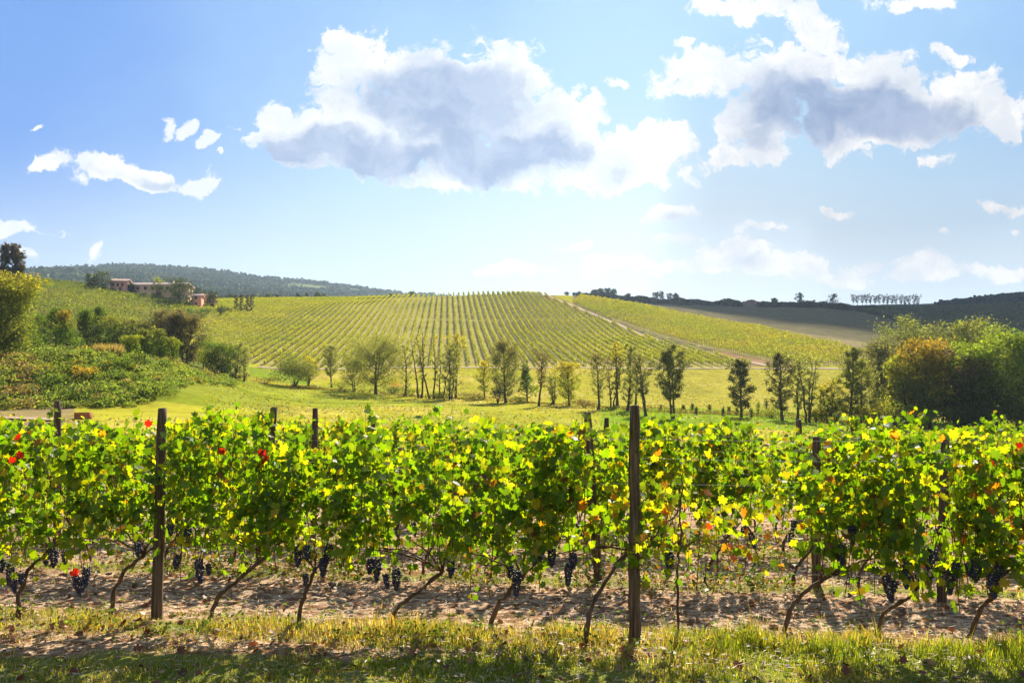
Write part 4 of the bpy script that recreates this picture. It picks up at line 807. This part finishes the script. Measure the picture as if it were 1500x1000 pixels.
for k in (1, 2, 3):
    for i, hgt in enumerate(hts):
        if k == 3 and i < 3: continue
        x = np.linspace(-8.5 - k, 8.5 + k, 60); y = ROW_Y(k, x) - (0.05 if i % 2 else -0.05)
        z = near_z(x, y) + hgt - 0.02 * np.abs(np.sin((x - 1.09) / 4.6 * math.pi)) + 0.004 * np.sin(x * 3 + i)
        mb = MB(); tube(mb, np.stack([x, y, z], -1), 0.0010, 4)
        tag(mb.build('trellis_wire', M_wire, origin=(0, float(y[30]), float(z[30]))), f"{nm[i]} {'thin steel wire strung along the ' + ['front', 'second', 'third'][k - 1]} trellis row", 'wire', ['front', 'second', 'third'][k - 1] + ' row trellis wires')

# ------------------------------------------------------------------ foreground vines
half = [(0.0, 0.10), (0.17, -0.06), (0.40, 0.00), (0.34, 0.20), (0.56, 0.34), (0.40, 0.50), (0.42, 0.74), (0.17, 0.70)]
outl = [(0.0, 1.0)] + [(-x, y) for x, y in half[::-1][:-1]] + [(0.0, 0.10)] + [(x, y) for x, y in half[1:]]
LT2 = np.array([(0.0, 0.40)] + outl, float)
LZ = 0.16 * np.abs(LT2[:, 0]) - 0.10 * (LT2[:, 1] - 0.4) ** 2
NL = len(LT2); LF = np.array([(0, i, i + 1 if i + 1 < NL else 1) for i in range(1, NL)])
def vine_leaves(mb, pos, size, col, face):
    """lobed vine leaves; face = preferred normal"""
    n = len(pos); nn = unit(face + rng.normal(size=(n, 3)) * 0.75)
    d = unit(np.array([0, 0, -1.0]) + rng.normal(size=(n, 3)) * 0.55); d = unit(d - nn * (d * nn).sum(1, keepdims=True)); r = np.cross(d, nn)
    cup = rng.uniform(-1.6, 2.2, n)[:, None, None]; s = size[:, None, None]
    v = pos[:, None] + s * (LT2[None, :, :1] * r[:, None] * rng.uniform(.85, 1.1, n)[:, None, None] + LT2[None, :, 1:] * d[:, None] + cup * LZ[None, :, None] * nn[:, None])
    t = (np.arange(n)[:, None, None] * NL + LF[None]).reshape(-1, 3)
    c = np.repeat(col[:, None], NL, 1); c[:, 1:] *= rng.uniform(0.85, 1.1, (n, NL - 1, 1))
    mb.add(v.reshape(-1, 3), t, None, c.reshape(-1, 3))
PAL = np.array([(0.075, 0.165, 0.012), (0.11, 0.21, 0.014), (0.17, 0.26, 0.016), (0.27, 0.31, 0.02), (0.42, 0.36, 0.03), (0.45, 0.19, 0.03), (0.42, 0.03, 0.012), (0.16, 0.09, 0.04)])
def palette(n, w): return PAL[rng.choice(8, n, p=np.array(w) / sum(w))] * np.exp(rng.normal(size=(n, 1)) * .14)
def make_foliage(x0, x1, zlo, zhi, nleaf, w, thick=0.16, shoots=None, holes=None):
    """leaves along upright, slightly arching shoots between x0..x1 (local), heights above ground"""
    mb, cn = MB(), MB(); ns = shoots or max(8, int((x1 - x0) * 24)); allp, fc = [], []
    for k in range(ns):
        bx = x0 + (x1 - x0) * (k + rng.random()) / ns; by = rng.normal() * 0.05; top = zhi - 0.03 - abs(rng.normal()) * 0.10 + (0.16 if rng.random() < 0.10 else 0)
        low = zlo - 0.06 + abs(rng.normal()) * 0.17 - (rng.uniform(.1, .3) if rng.random() < .22 else 0); lx = rng.normal() * 0.16; ly = rng.normal() * thick * 0.8
        q = np.linspace(0, 1, 7)[:, None]
        sp = np.concatenate([bx + lx * q, by + ly * q ** 1.5, low + (top - low) * q], 1)
        if rng.random() < 0.30:        # a shoot that hangs out and down
            sp[:, 2] = low + 0.35 + 0.3 * np.sin(q[:, 0] * 2.6) - 0.45 * q[:, 0] ** 2; sp[:, 1] = by + np.sign(rng.normal()) * 0.30 * q[:, 0]
        tube(cn, sp, np.linspace(0.0045, 0.0018, 7), 3, (0.17, 0.08, 0.035), False)
        m = max(3, int(nleaf / ns)); f = rng.random(m) ** 0.85
        pp = np.stack([np.interp(f, q[:, 0], sp[:, i]) for i in range(3)], -1)
        sd_ = rng.choice([-1, 1], m); off = rng.uniform(0.02, 0.11, m)
        pp[:, 1] += sd_ * off; pp[:, 0] += rng.normal(size=m) * 0.06; pp[:, 2] += 0.03
        allp.append(pp); fc.append(np.stack([rng.normal(size=m) * .3, sd_ * 1.0, np.full(m, 0.55)], -1))
    p = np.concatenate(allp); f = np.concatenate(fc); se = rng.uniform(0, 90)
    g = fbm((p[:, 0] + se) * 3.0, p[:, 2] * 3.2 + se, 3) - 0.12 * np.clip((zlo + .35 - p[:, 2]) / .35, 0, 1)
    keep = (g > 0.40) | (rng.random(len(p)) < 0.30); p, f = p[keep], f[keep]; n = len(p)
    if holes is not None:
        for (hx0, hx1, hz0, hz1, pr) in holes:
            k = ~((p[:, 0] > hx0) & (p[:, 0] < hx1) & (p[:, 2] > hz0) & (p[:, 2] < hz1) & (rng.random(len(p)) < pr)); p, f = p[k], f[k]
    n = len(p)
    vine_leaves(mb, p, rng.uniform(0.048, 0.102, n), palette(n, w), f)
    return mb, cn
# bunches: four shapes, shared by all vines
_t = (1 + 5 ** .5) / 2
ICO = unit(np.array([(-1, _t, 0), (1, _t, 0), (-1, -_t, 0), (1, -_t, 0), (0, -1, _t), (0, 1, _t), (0, -1, -_t), (0, 1, -_t), (_t, 0, -1), (_t, 0, 1), (-_t, 0, -1), (-_t, 0, 1)], float))
IF = [(0,11,5),(0,5,1),(0,1,7),(0,7,10),(0,10,11),(1,5,9),(5,11,4),(11,10,2),(10,7,6),(7,1,8),(3,9,4),(3,4,2),(3,2,6),(3,6,8),(3,8,9),(4,9,5),(2,4,11),(6,2,10),(8,6,7),(9,8,1)]
vv = [tuple(x) for x in ICO]; ff = []; cache = {}
def midp(a, b):
    k = (min(a, b), max(a, b))
    if k not in cache: m_ = (np.array(vv[a]) + np.array(vv[b])); m_ /= np.linalg.norm(m_); vv.append(tuple(m_)); cache[k] = len(vv) - 1
    return cache[k]
for a, b, c in IF:
    x, y, z = midp(a, b), midp(b, c), midp(c, a); ff += [(a, x, z), (b, y, x), (c, z, y), (x, y, z)]
SPH = np.array(vv); SPF = np.array(ff)
def bunch_mesh(ln, wd, n):
    mb = MB()
    for k in range(n):
        f = (k + .5) / n; r = wd * (0.55 + 0.45 * math.sin(min(1, f * 2.2) * math.pi / 2)) * (1 - f) ** 0.55
        a = k * 2.4; p = np.array([math.cos(a) * r, math.sin(a) * r, -f * ln]) + rng.normal(size=3) * 0.003
        mb.add(SPH * rng.uniform(0.0085, 0.0115) + p, SPF, None, (0.02, 0.015, 0.05))
    tube(mb, [(0, 0, 0.06), (0.003, 0, 0.0), (0, 0, -ln * .6)], [0.002, 0.002, 0.001], 4, (0.1, 0.12, 0.03)); return mb.mesh('grape_cluster', M_grape, True)
BUN = [bunch_mesh(0.17, 0.042, 70), bunch_mesh(0.13, 0.036, 50), bunch_mesh(0.20, 0.040, 78), bunch_mesh(0.11, 0.032, 38)]
def add_bunch(parent, x, y, z, i, s=1.0, label=None):
    o = bpy.data.objects.new('grape_cluster', BUN[i % 4]); C.objects.link(o); o.parent = parent; o.location = (x, y, z); o.scale = (s, s, s); o.rotation_euler = (rng.normal() * .12, rng.normal() * .12, rng.uniform(0, 6)); return o
VB = (0.13, 0.08, 0.05)
def trunk_mb(pts, r0=0.022, canes=()):
    P = np.array(pts, float); t = np.linspace(0, 1, len(P)); q = np.linspace(0, 1, 16)
    # smooth through the points
    S_ = np.stack([np.interp(q, t, P[:, i]) for i in range(3)], -1); S_ = np.concatenate([S_[:1], (S_[:-2] + 2 * S_[1:-1] + S_[2:]) / 4, S_[-1:]]); S_[1:-1] += rng.normal(size=(14, 3)) * .006
    rr = (r0 * (1.25 - 0.45 * q)) * (1 + rng.normal(size=16) * .16); rr[-3:] *= [1.1, 1.3, 1.2]
    mb = MB(); tube(mb, S_, rr, 8, VB); return mb, S_[-1]
def cane_mb(head, targets):
    mb = MB()
    for tg in targets:
        q = np.linspace(0, 1, 8)[:, None]; tg = np.array(tg, float)
        p = head + (tg - head) * q; p[:, 2] += 0.06 * np.sin(q[:, 0] * math.pi); p[1:] += rng.normal(size=(7, 3)) * .008
        tube(mb, p, np.linspace(0.011, 0.004, 8), 5, (0.14, 0.075, 0.045), False)
    return mb
W_GREEN = (28, 29, 22, 10, 2.6, 0.4, 0.04, 0.8); W_MIX = (22, 25, 24, 15, 7, 1.6, .08, 2); W_YEL = (5, 12, 24, 30, 22, 7, .8, 4)
# front row: trunk polyline in photo coordinates, canopy span px, top row, bottom row, leaves, palette, label, bunches (px, py)
FV = [
 ([(-118, 905), (-105, 850), (-70, 810)], (-170, -10), 615, 800, 420, W_GREEN, 'leftmost front-row vine, half cut off by left edge of photo', [(-40, 820)]),
 ([(25, 905), (28, 870), (40, 835), (75, 802)], (-10, 125), 612, 800, 430, W_GREEN, 'front-row vine at left edge with two red leaves above', [(6, 822), (20, 830), (70, 815), (86, 808), (104, 808), (30, 842), (44, 840)]),
 ([(162, 903), (166, 865), (182, 835), (212, 812)], (115, 262), 606, 790, 450, W_GREEN, 'front-row vine just left of the leaf-wrapped post', [(118, 845), (133, 850), (139, 832), (209, 798)]),
 ([(303, 910), (318, 875), (350, 848), (392, 812)], (250, 405), 604, 790, 450, W_GREEN, 'front-row vine with strongly slanting trunk right of leaf-wrapped post', [(258, 770), (278, 778), (272, 812), (297, 822), (312, 828)]),
 ([(437, 918), (440, 885), (452, 858), (462, 835)], (395, 520), 622, 800, 430, W_GREEN, 'front-row vine with short upright trunk below big grape clusters', [(440, 805), (455, 800), (486, 800), (452, 842), (478, 820)]),
 ([(569, 918), (580, 890), (612, 866), (648, 838)], (510, 668), 620, 800, 470, W_GREEN, 'front-row vine with long low bent trunk under darkest leaves', [(545, 822), (556, 820), (569, 840), (582, 838), (662, 825)]),
 ([(717, 915), (728, 885), (748, 862), (766, 846)], (660, 800), 612, 815, 450, W_GREEN, 'front-row vine with short leaning trunk right of centre', [(757, 838), (748, 832), (788, 800)]),
 ([(857, 945), (862, 900), (884, 852), (922, 805)], (790, 935), 605, 812, 480, W_MIX, 'front-row vine with tall thin trunk left of the tallest post', [(790, 802), (808, 806), (838, 812), (832, 828)]),
 ([(994, 935), (993, 880), (992, 835), (996, 800)], (952, 1090), 690, 812, 150, W_YEL, 'young thin front-row vine with sparse yellow and red leaves', [(980, 815)]),
 ([(1145, 918), (1160, 885), (1180, 866), (1204, 850)], (1196, 1312), 640, 830, 400, W_MIX, 'front-row vine slanting up into the right leafy mass', [(1238, 772), (1290, 845), (1302, 850), (1222, 800)]),
 ([(1280, 922), (1296, 895), (1320, 880), (1345, 860)], (1300, 1420), 628, 840, 430, W_MIX, 'front-row vine with low slanting trunk below slim dark stake', [(1320, 825), (1350, 812), (1358, 806), (1390, 825), (1387, 838)]),
 ([(1415, 922), (1432, 898), (1450, 876), (1462, 850)], (1410, 1530), 625, 838, 430, W_MIX, 'front-row vine with crooked trunk at right edge', [(1414, 828), (1422, 822), (1452, 825), (1438, 838)]),
 ([(1560, 922), (1580, 880), (1600, 850)], (1525, 1660), 625, 838, 420, W_MIX, None, [(1590, 825)]),
]
red_spots = {1: [(60, 646), (45, 673), (52, 668)], 3: [(398, 668), (404, 676), (395, 676), (330, 665)], 2: [(240, 625), (128, 838)], 11: [(1466, 650), (1476, 648), (1420, 682), (1497, 660)], 8: [(1050, 800), (1062, 812), (1070, 800), (1082, 818)]}
YF = 7.45
for i, (tr, (c0, c1), pt, pb, nl, w, lab, bun) in enumerate(FV):
    if lab is None: lab = 'grape vine of the front row just past the right edge'
    xm = X_((c0 + c1) / 2, YF); Yr = float(ROW_Y(1, xm))
    Yb = min(max(1.9 / ((tr[0][1] - HZ) / F - 0.054), Yr - .4), Yr + .45)
    zg = float(near_z(0, Yr)); X0 = X_(tr[0][0], Yb); zb = float(near_z(0, Yb))
    e = empty('grape_vine', (X0, Yb, zb)); tag(e, lab, 'grape vine', 'grape vines of the front row')
    n = len(tr); pts = []
    for k, (a, b) in enumerate(tr):
        Yk = Yb + (Yr - Yb) * k / (n - 1); zz_ = (HZ - b) / F * Yk
        if k == 0: zz_ = zb - 0.06
        pts.append((X_(a, Yk) - X0, Yk - Yb, zz_ - zb))
    tm, head = trunk_mb(pts, 0.018 if i != 8 else 0.010); tm.build('trunk', M_bark, e, True)
    x0, x1 = X_(c0, Yr) - X0, X_(c1, Yr) - X0; dY = Yr - Yb; zl = (HZ - pb - 24) / F * Yr - zb; zh = (HZ - pt) / F * Yr - zb
    cane_mb(head, [(x0 + (x1 - x0) * f, dY + rng.normal() * .04, zl + rng.uniform(0.05, 0.3)) for f in (0.05, 0.3, 0.55, 0.8, 1.0)] if i != 8 else [(x0 + .2, dY, zl + .25), (x1 - .2, dY, zl + .2), (0.03, dY, zh)]).build('cane', M_bark, e)
    fm, cn = make_foliage(x0 - .10, x1 + .10, zl, zh + rng.uniform(-.09, .05), int(nl * 2.45), w, 0.17, holes=[(X_(1360, Yr) - X0, X_(1402, Yr) - X0, 0.8, 1.85, .9), (X_(222, Yr) - X0, X_(242, Yr) - X0, 0.9, 2.1, .45), (X_(915, Yr) - X0, X_(950, Yr) - X0, 1.2, 2.6, .75), (X_(905, Yr) - X0, X_(962, Yr) - X0, 1.86, 2.8, 1.0)])
    for m_ in (fm, cn):
        m_.v = [a + np.array([0, dY, 0]) for a in m_.v]
    if i in red_spots:
        rp = np.array([(X_(a, Yr) - X0, dY - 0.26, (HZ - b + 10) / F * Yr - zb) for a, b in red_spots[i]])
        rp = rp + rng.normal(size=rp.shape) * 0.015
        vine_leaves(fm, rp, rng.uniform(0.06, 0.09, len(rp)), np.tile(np.array([0.40, 0.015, 0.008] if i != 8 else [0.40, 0.11, 0.02]), (len(rp), 1)), np.tile(np.array([0, -1.0, 0.2]), (len(rp), 1)))
    fm.build('foliage', M_vine, e); cn.build('shoots', M_bark, e)
    for j, (a, b) in enumerate(bun): add_bunch(e, X_(a, Yr) - X0, dY - 0.10 + rng.normal() * .04, (HZ - b + 6) / F * Yr - zb, j + i, rng.uniform(0.95, 1.15))
# rows behind: five vines built once, then copied along the trellis
protos = []
for k in range(6):
    e = empty('grape_vine', (0, 0, 0)); tag(e, 'x', 'grape vine')
    tm, head = trunk_mb([(-0.30, 0, -0.05), (-0.26, 0, 0.2), (-0.1, 0, 0.42), (0.02, 0, 0.62)], 0.016); tm.build('trunk', M_bark, e, True)
    cane_mb(head, [(-.42, 0, .78), (.45, 0, .8), (.1, 0, 1.1)]).build('cane', M_bark, e)
    fm, cn = make_foliage(-0.50, 0.50, 0.76, 1.90 + 0.04 * (k % 3), 900, [W_GREEN, W_MIX, W_GREEN, W_MIX, W_MIX, W_GREEN][k], 0.15)
    fm.build('foliage', M_vine, e); cn.build('shoots', M_bark, e)
    for j in range(3): add_bunch(e, rng.uniform(-.4, .4), -0.08, rng.uniform(.62, .85), j + k)
    protos.append(e)
ONES = ['', 'first', 'second', 'third', 'fourth', 'fifth', 'sixth', 'seventh', 'eighth', 'ninth', 'tenth', 'eleventh', 'twelfth', 'thirteenth', 'fourteenth', 'fifteenth', 'sixteenth', 'seventeenth', 'eighteenth', 'nineteenth']
TENS = {20: ('twentieth', 'twenty'), 30: ('thirtieth', 'thirty')}
def ordw(n): return ONES[n] if n < 20 else (TENS[n // 10 * 10][0] if n % 10 == 0 else TENS[n // 10 * 10][1] + '-' + ONES[n % 10])
cnt = 0
for x in (-6.6, -7.5, 6.85, 7.7, 8.6):
    o = copy_tree(protos[int(rng.integers(0, 6))]); y = float(ROW_Y(1, x)); o.location = (x, y, float(near_z(x, y)))
    tag(o, 'grape vine of the front row just past the ' + ('left' if x < 0 else 'right') + ' edge', 'grape vine', 'grape vines of the front row')
for k in (2, 3, 4):
    half_w = 0.68 * (7.3 + 2.72 * (k - 1)) + 0.7; j = 0
    for x in np.arange(-half_w - 0.4, half_w, 0.88):
        y = float(ROW_Y(k, x)); 
        if abs(ppx(x, y) - 750) > 840: continue
        j += 1; o = protos[cnt % 6] if cnt < 6 else copy_tree(protos[int(rng.integers(0, 6))])
        o.location = (x + rng.normal() * .05, y, float(near_z(x, y))); o.rotation_euler = (0, 0, (math.pi if rng.random() < .25 else 0) + rng.normal() * .1); s = rng.uniform(0.93, 1.05); o.scale = (1, 1, s)
        rw = ['', '', 'second', 'third', 'fourth'][k]
        tag(o, f'leafy grape vine in the {rw} row back, {ordw(j)} from the left', 'grape vine', f'grape vines of the {rw} row'); cnt += 1

# crate: slatted sides, rim and stakes that lift it above the leaves
for nm_, (lo, hi), c in [('side_board', ((-.30, -.2, 0), (.30, -.17, .10)), (0.42, 0.16, 0.06)), ('side_board', ((-.30, -.2, .13), (.30, -.17, .22)), (0.42, 0.16, 0.06)), ('side_board', ((-.30, .17, 0), (.30, .2, .22)), (0.4, 0.15, 0.06)), ('end_board', ((.30, -.2, 0), (.33, .2, .22)), (0.30, 0.10, 0.05)), ('end_board', ((-.33, -.2, 0), (-.30, .2, .22)), (0.30, 0.10, 0.05)), ('bottom_board', ((-.30, -.17, 0), (.30, .17, .02)), (0.3, 0.12, 0.05))]:
    mb = MB(); box(mb, lo, hi, c); mb.build(nm_, M_wall, bpy.data.objects['crate'])

# ------------------------------------------------------------------ foreground grass, weeds and fallen leaves
def blades(n, xr, yr, hfun, cols, name, label, dens=None):
    X = rng.uniform(*xr, n); Y = rng.uniform(*yr, n)
    if dens is not None:
        k = rng.random(n) < dens(X, Y); X, Y = X[k], Y[k]; n = len(X)
    h = hfun(X, Y) * np.exp(rng.normal(size=n) * .35); a = rot_pts(n); ln = rng.uniform(.15, .75, n) * h
    b = np.stack([X, Y, near_z(X, Y) - .01], -1); w = rng.uniform(.0018, .0045, n)
    sdv = np.stack([-np.sin(a), np.cos(a), 0 * a], -1) * w[:, None]; fd = np.stack([np.cos(a), np.sin(a), 0 * a], -1)
    mid = b + fd * ln[:, None] * .35 + [0, 0, 1] * h[:, None] * .6; tip = b + fd * ln[:, None] + [0, 0, 1] * h[:, None]
    v = np.stack([b - sdv, b + sdv, mid + sdv * .8, mid - sdv * .8, tip], 1).reshape(-1, 3); i = np.arange(n)[:, None] * 5
    cc = cols(X, Y, n)
    mb = MB(); mb.add(v, i + np.array([[3, 2, 4]]), i + np.array([[0, 1, 2, 3]]), np.repeat(cc, 5, 0)); tag(mb.build(name, M_grass), label, 'grass', kind='stuff')
def gd(X, Y):
    d = np.maximum(np.exp(-((Y - ROW_Y(1, X) + 0.22) / 0.40) ** 2) * (0.45 + 0.55 * np.clip((X + 3) / 4, 0, 1)), 0.95 * np.clip((6.85 - Y + (fbm(X / .9, Y / .9) - .5) * 1.2) / .3, 0, 1)); return np.clip(d * (0.35 + 1.5 * (fbm(X / .5, Y / .5, 3) - .3)), 0.02, 1)
def gcol(X, Y, n):
    g = fbm(X / .8, Y / .8, 3)[:, None] + rng.normal(size=(n, 1)) * .18; low = (Y < 6.8)[:, None]
    grn, yel = vary((0.25, 0.31, 0.03), n), vary((0.52, 0.41, 0.12), n)
    return np.where(g + low * .2 > 0.53, grn, yel) * np.exp(rng.normal(size=(n, 1)) * .2)
blades(270000, (-6.0, 6.0), (5.4, 8.3), lambda X, Y: 0.035 + 0.16 * np.exp(-((Y - ROW_Y(1, X) + .15) / .3) ** 2) * np.clip(fbm(X / .35, Y / .35, 3) - .3, 0, 1) * 0.72 * (0.7 + 0.6 * np.clip((X + 2) / 4, 0, 1)) * 2, gcol, 'grass', 'green and straw-coloured grass growing under the front vine row', gd)
blades(60000, (-10, 10), (8.3, 13.5), lambda X, Y: 0.06 + 0 * X, gcol, 'grass', 'sparse grass under the second and third vine rows', lambda X, Y: np.clip(np.exp(-((Y - ROW_Y(2, X) + .2) / .45) ** 2) + np.exp(-((Y - ROW_Y(3, X) + .2) / .45) ** 2) + 0.05, 0, 1) * fbm(X / .5, Y / .5, 3))
# straw litter lying in the alley
n = 60000; X = rng.uniform(-9, 9, n); Y = rng.uniform(5.6, 11.5, n); a = rot_pts(n); l = rng.uniform(.015, .06, n)
k = rng.random(n) < np.clip(1.3 * fbm(X / .7, Y / .35, 3), 0, 1); X, Y, a, l = X[k], Y[k], a[k], l[k]; n = len(X)
p = np.stack([X, Y, near_z(X, Y) + rng.uniform(.01, .05, n)], -1); d = np.stack([np.cos(a), np.sin(a) * .7, rng.normal(size=n) * .25], -1) * l[:, None]; s_ = np.stack([-np.sin(a), np.cos(a), rng.normal(size=n) * .3], -1) * .0035
mb = MB(); mb.add(np.stack([p - d, p + s_, p + d, p - s_], 1).reshape(-1, 3), None, np.arange(4 * n).reshape(-1, 4), np.repeat(vary((0.50, 0.36, 0.25), n, .4, .1), 4, 0)); tag(mb.build('straw_litter', M_dead), 'dry straw lying between the vine rows', 'straw', kind='stuff')
n = 900; X = rng.uniform(-8, 8, n); Y = rng.uniform(6.3, 11.5, n); r = rng.uniform(.008, .03, n) * np.exp(rng.normal(size=n) * .3)
mb = MB(); c0 = np.stack([X, Y, near_z(X, Y) + r * .4 + .01], -1); vtx = c0[:, None] + ICO[None] * r[:, None, None] * rng.uniform(.7, 1.25, (n, 12, 1)) * [1.2, 1, .65]
mb.add(vtx.reshape(-1, 3), (np.arange(n)[:, None, None] * 12 + np.array(IF)[None]).reshape(-1, 3), None, np.repeat(vary((0.30, 0.20, 0.13), n), 12, 0)); tag(mb.build('soil_clods', M_wall), 'dry clods of soil lying between the vine rows', 'soil', kind='stuff')
n = 420; mb = MB(); X = rng.uniform(-7, 7, n); Y = rng.uniform(6.4, 10.5, n); a = rot_pts(n)
for i in range(n):
    l = rng.uniform(.06, .22); p0 = np.array([X[i], Y[i], float(near_z(0, Y[i])) + rng.uniform(.015, .04)]); dd = np.array([math.cos(a[i]), math.sin(a[i]) * .8, rng.normal() * .12]) * l
    tube(mb, np.stack([p0, p0 + dd * .5 + rng.normal(size=3) * .01, p0 + dd]), [.003, .0025, .0015], 3, (0.13, 0.08, 0.05), False)
tag(mb.build('vine_prunings', M_bark), 'thin cut twigs scattered between the vine rows', 'twigs', kind='stuff')
n = 4200; X = rng.uniform(-8, 8, n); Y = rng.uniform(5.6, 11, n); m = rng.random(n) < (0.25 + 0.75 * np.exp(-((Y - ROW_Y(1, X) + .35) / .5) ** 2)); X, Y = X[m], Y[m]; n = len(X)
mb = MB(); pp = np.stack([X, Y, near_z(X, Y) + rng.uniform(.02, .07, n)], -1)
dc = np.array([(0.22, 0.07, 0.035), (0.14, 0.07, 0.04), (0.35, 0.22, 0.08), (0.12, 0.16, 0.02)])[rng.choice(4, n, p=[.35, .3, .2, .15])] * np.exp(rng.normal(size=(n, 1)) * .2)
vine_leaves(mb, pp, rng.uniform(.03, .08, n), dc, np.tile(np.array([0, -.1, 1.1]), (n, 1))); tag(mb.build('fallen_leaves', M_dead), 'fallen brown and reddish vine leaves on the ground', 'fallen leaves', kind='stuff')
n = 5200; X = rng.uniform(-6.5, 6.5, n); Y = ROW_Y(1, X) - .25 + rng.normal(size=n) * .38; m = fbm(X / .5, Y / .5, 3) > .5; X, Y = X[m], Y[m]; n = len(X)
mb = MB(); pp = np.stack([X, Y, near_z(X, Y) + rng.uniform(.02, .16, n)], -1); quads(mb, pp, rng.uniform(.02, .05, n), vary((0.13, 0.20, 0.03), n), .6, .8)
tag(mb.build('weeds', M_grass), 'small broad-leaved weeds under the front vine row', 'weeds', kind='stuff')
mb = MB()
for k, n in ((2, 16000), (3, 14000)):
    X = rng.uniform(-12, 12, n); Y = ROW_Y(k, X) - .1 + rng.normal(size=n) * .30; g = fbm(X / .6 + 31 * k, Y / .6, 3); m = g > .44; X, Y, g = X[m], Y[m], g[m]; n = len(X)
    pp = np.stack([X, Y, near_z(X, Y) + rng.random(n) * np.clip(g - .38, 0, 1) * 2.2], -1)
    c = np.where((rng.random((n, 1)) < .72), vary((0.13, 0.20, 0.025), n), np.where(rng.random((n, 1)) < .5, vary((0.34, 0.24, 0.05), n), vary((0.20, 0.09, 0.04), n)))
    quads(mb, pp, rng.uniform(.03, .085, n), c, .6, .5)
tag(mb.build('weeds', M_grass), 'taller leafy weeds and suckers under the second and third vine rows', 'weeds', kind='stuff')

# the air: one closed box of thin haze round camera and land
hm = newmat('haze_air'); t = hm.node_tree; pv = nd(t, 'ShaderNodeVolumePrincipled'); pv.inputs['Color'].default_value = (0.60, 0.78, 1.0, 1)
pv.inputs['Density'].default_value = 0.00011; pv.inputs['Anisotropy'].default_value = 0.35
o = nd(t, 'ShaderNodeOutputMaterial'); t.links.new(pv.outputs[0], o.inputs['Volume'])
mb = MB(); box(mb, (-19000, -60, -40), (19000, 6100, 420)); hz_o = mb.build('haze', hm); tag(hz_o, 'thin pale haze lying over the hills', 'haze', kind='stuff')

# unseen cloud added up towards the sun to shade the far right hills
mb = MB(); hc = 2600.0; off = SUNV / SUNV[2] * hc
for (x, y, r) in [(148, 370, 42), (175, 330, 50), (160, 300, 30), (132, 420, 45), (215, 330, 70), (120, 480, 45), (105, 540, 50), (150, 520, 90), (190, 640, 130), (240, 450, 120), (330, 420, 150), (420, 650, 260), (560, 950, 330), (330, 860, 230), (700, 700, 300), (220, 560, 130), (800, 1200, 380), (450, 1200, 260)]:
    for k in range(9):
        a = rot_pts(1)[0]; q = r * 0.6 * math.sqrt(rng.random()); rr = r * rng.uniform(.35, .6)
        c0 = np.array([x + math.cos(a) * q, y + math.sin(a) * q, rng.uniform(-.1, .25) * r]) + off
        mb.add(SPH * rr * (0.9 + 0.2 * rng.random((len(SPH), 1))) * [1, 1, .5] + c0, SPF, None, (0.9, 0.9, 0.9))
M_cloud = newmat('cloud_white'); t = M_cloud.node_tree; b_ = nd(t, 'ShaderNodeBsdfDiffuse'); b_.inputs[0].default_value = (.9, .9, .9, 1); o = nd(t, 'ShaderNodeOutputMaterial'); t.links.new(b_.outputs[0], o.inputs[0])
tag(mb.build('cloud', M_cloud, smooth=True), 'unseen white cloud added to shade the far right hills', 'cloud', kind='stuff')
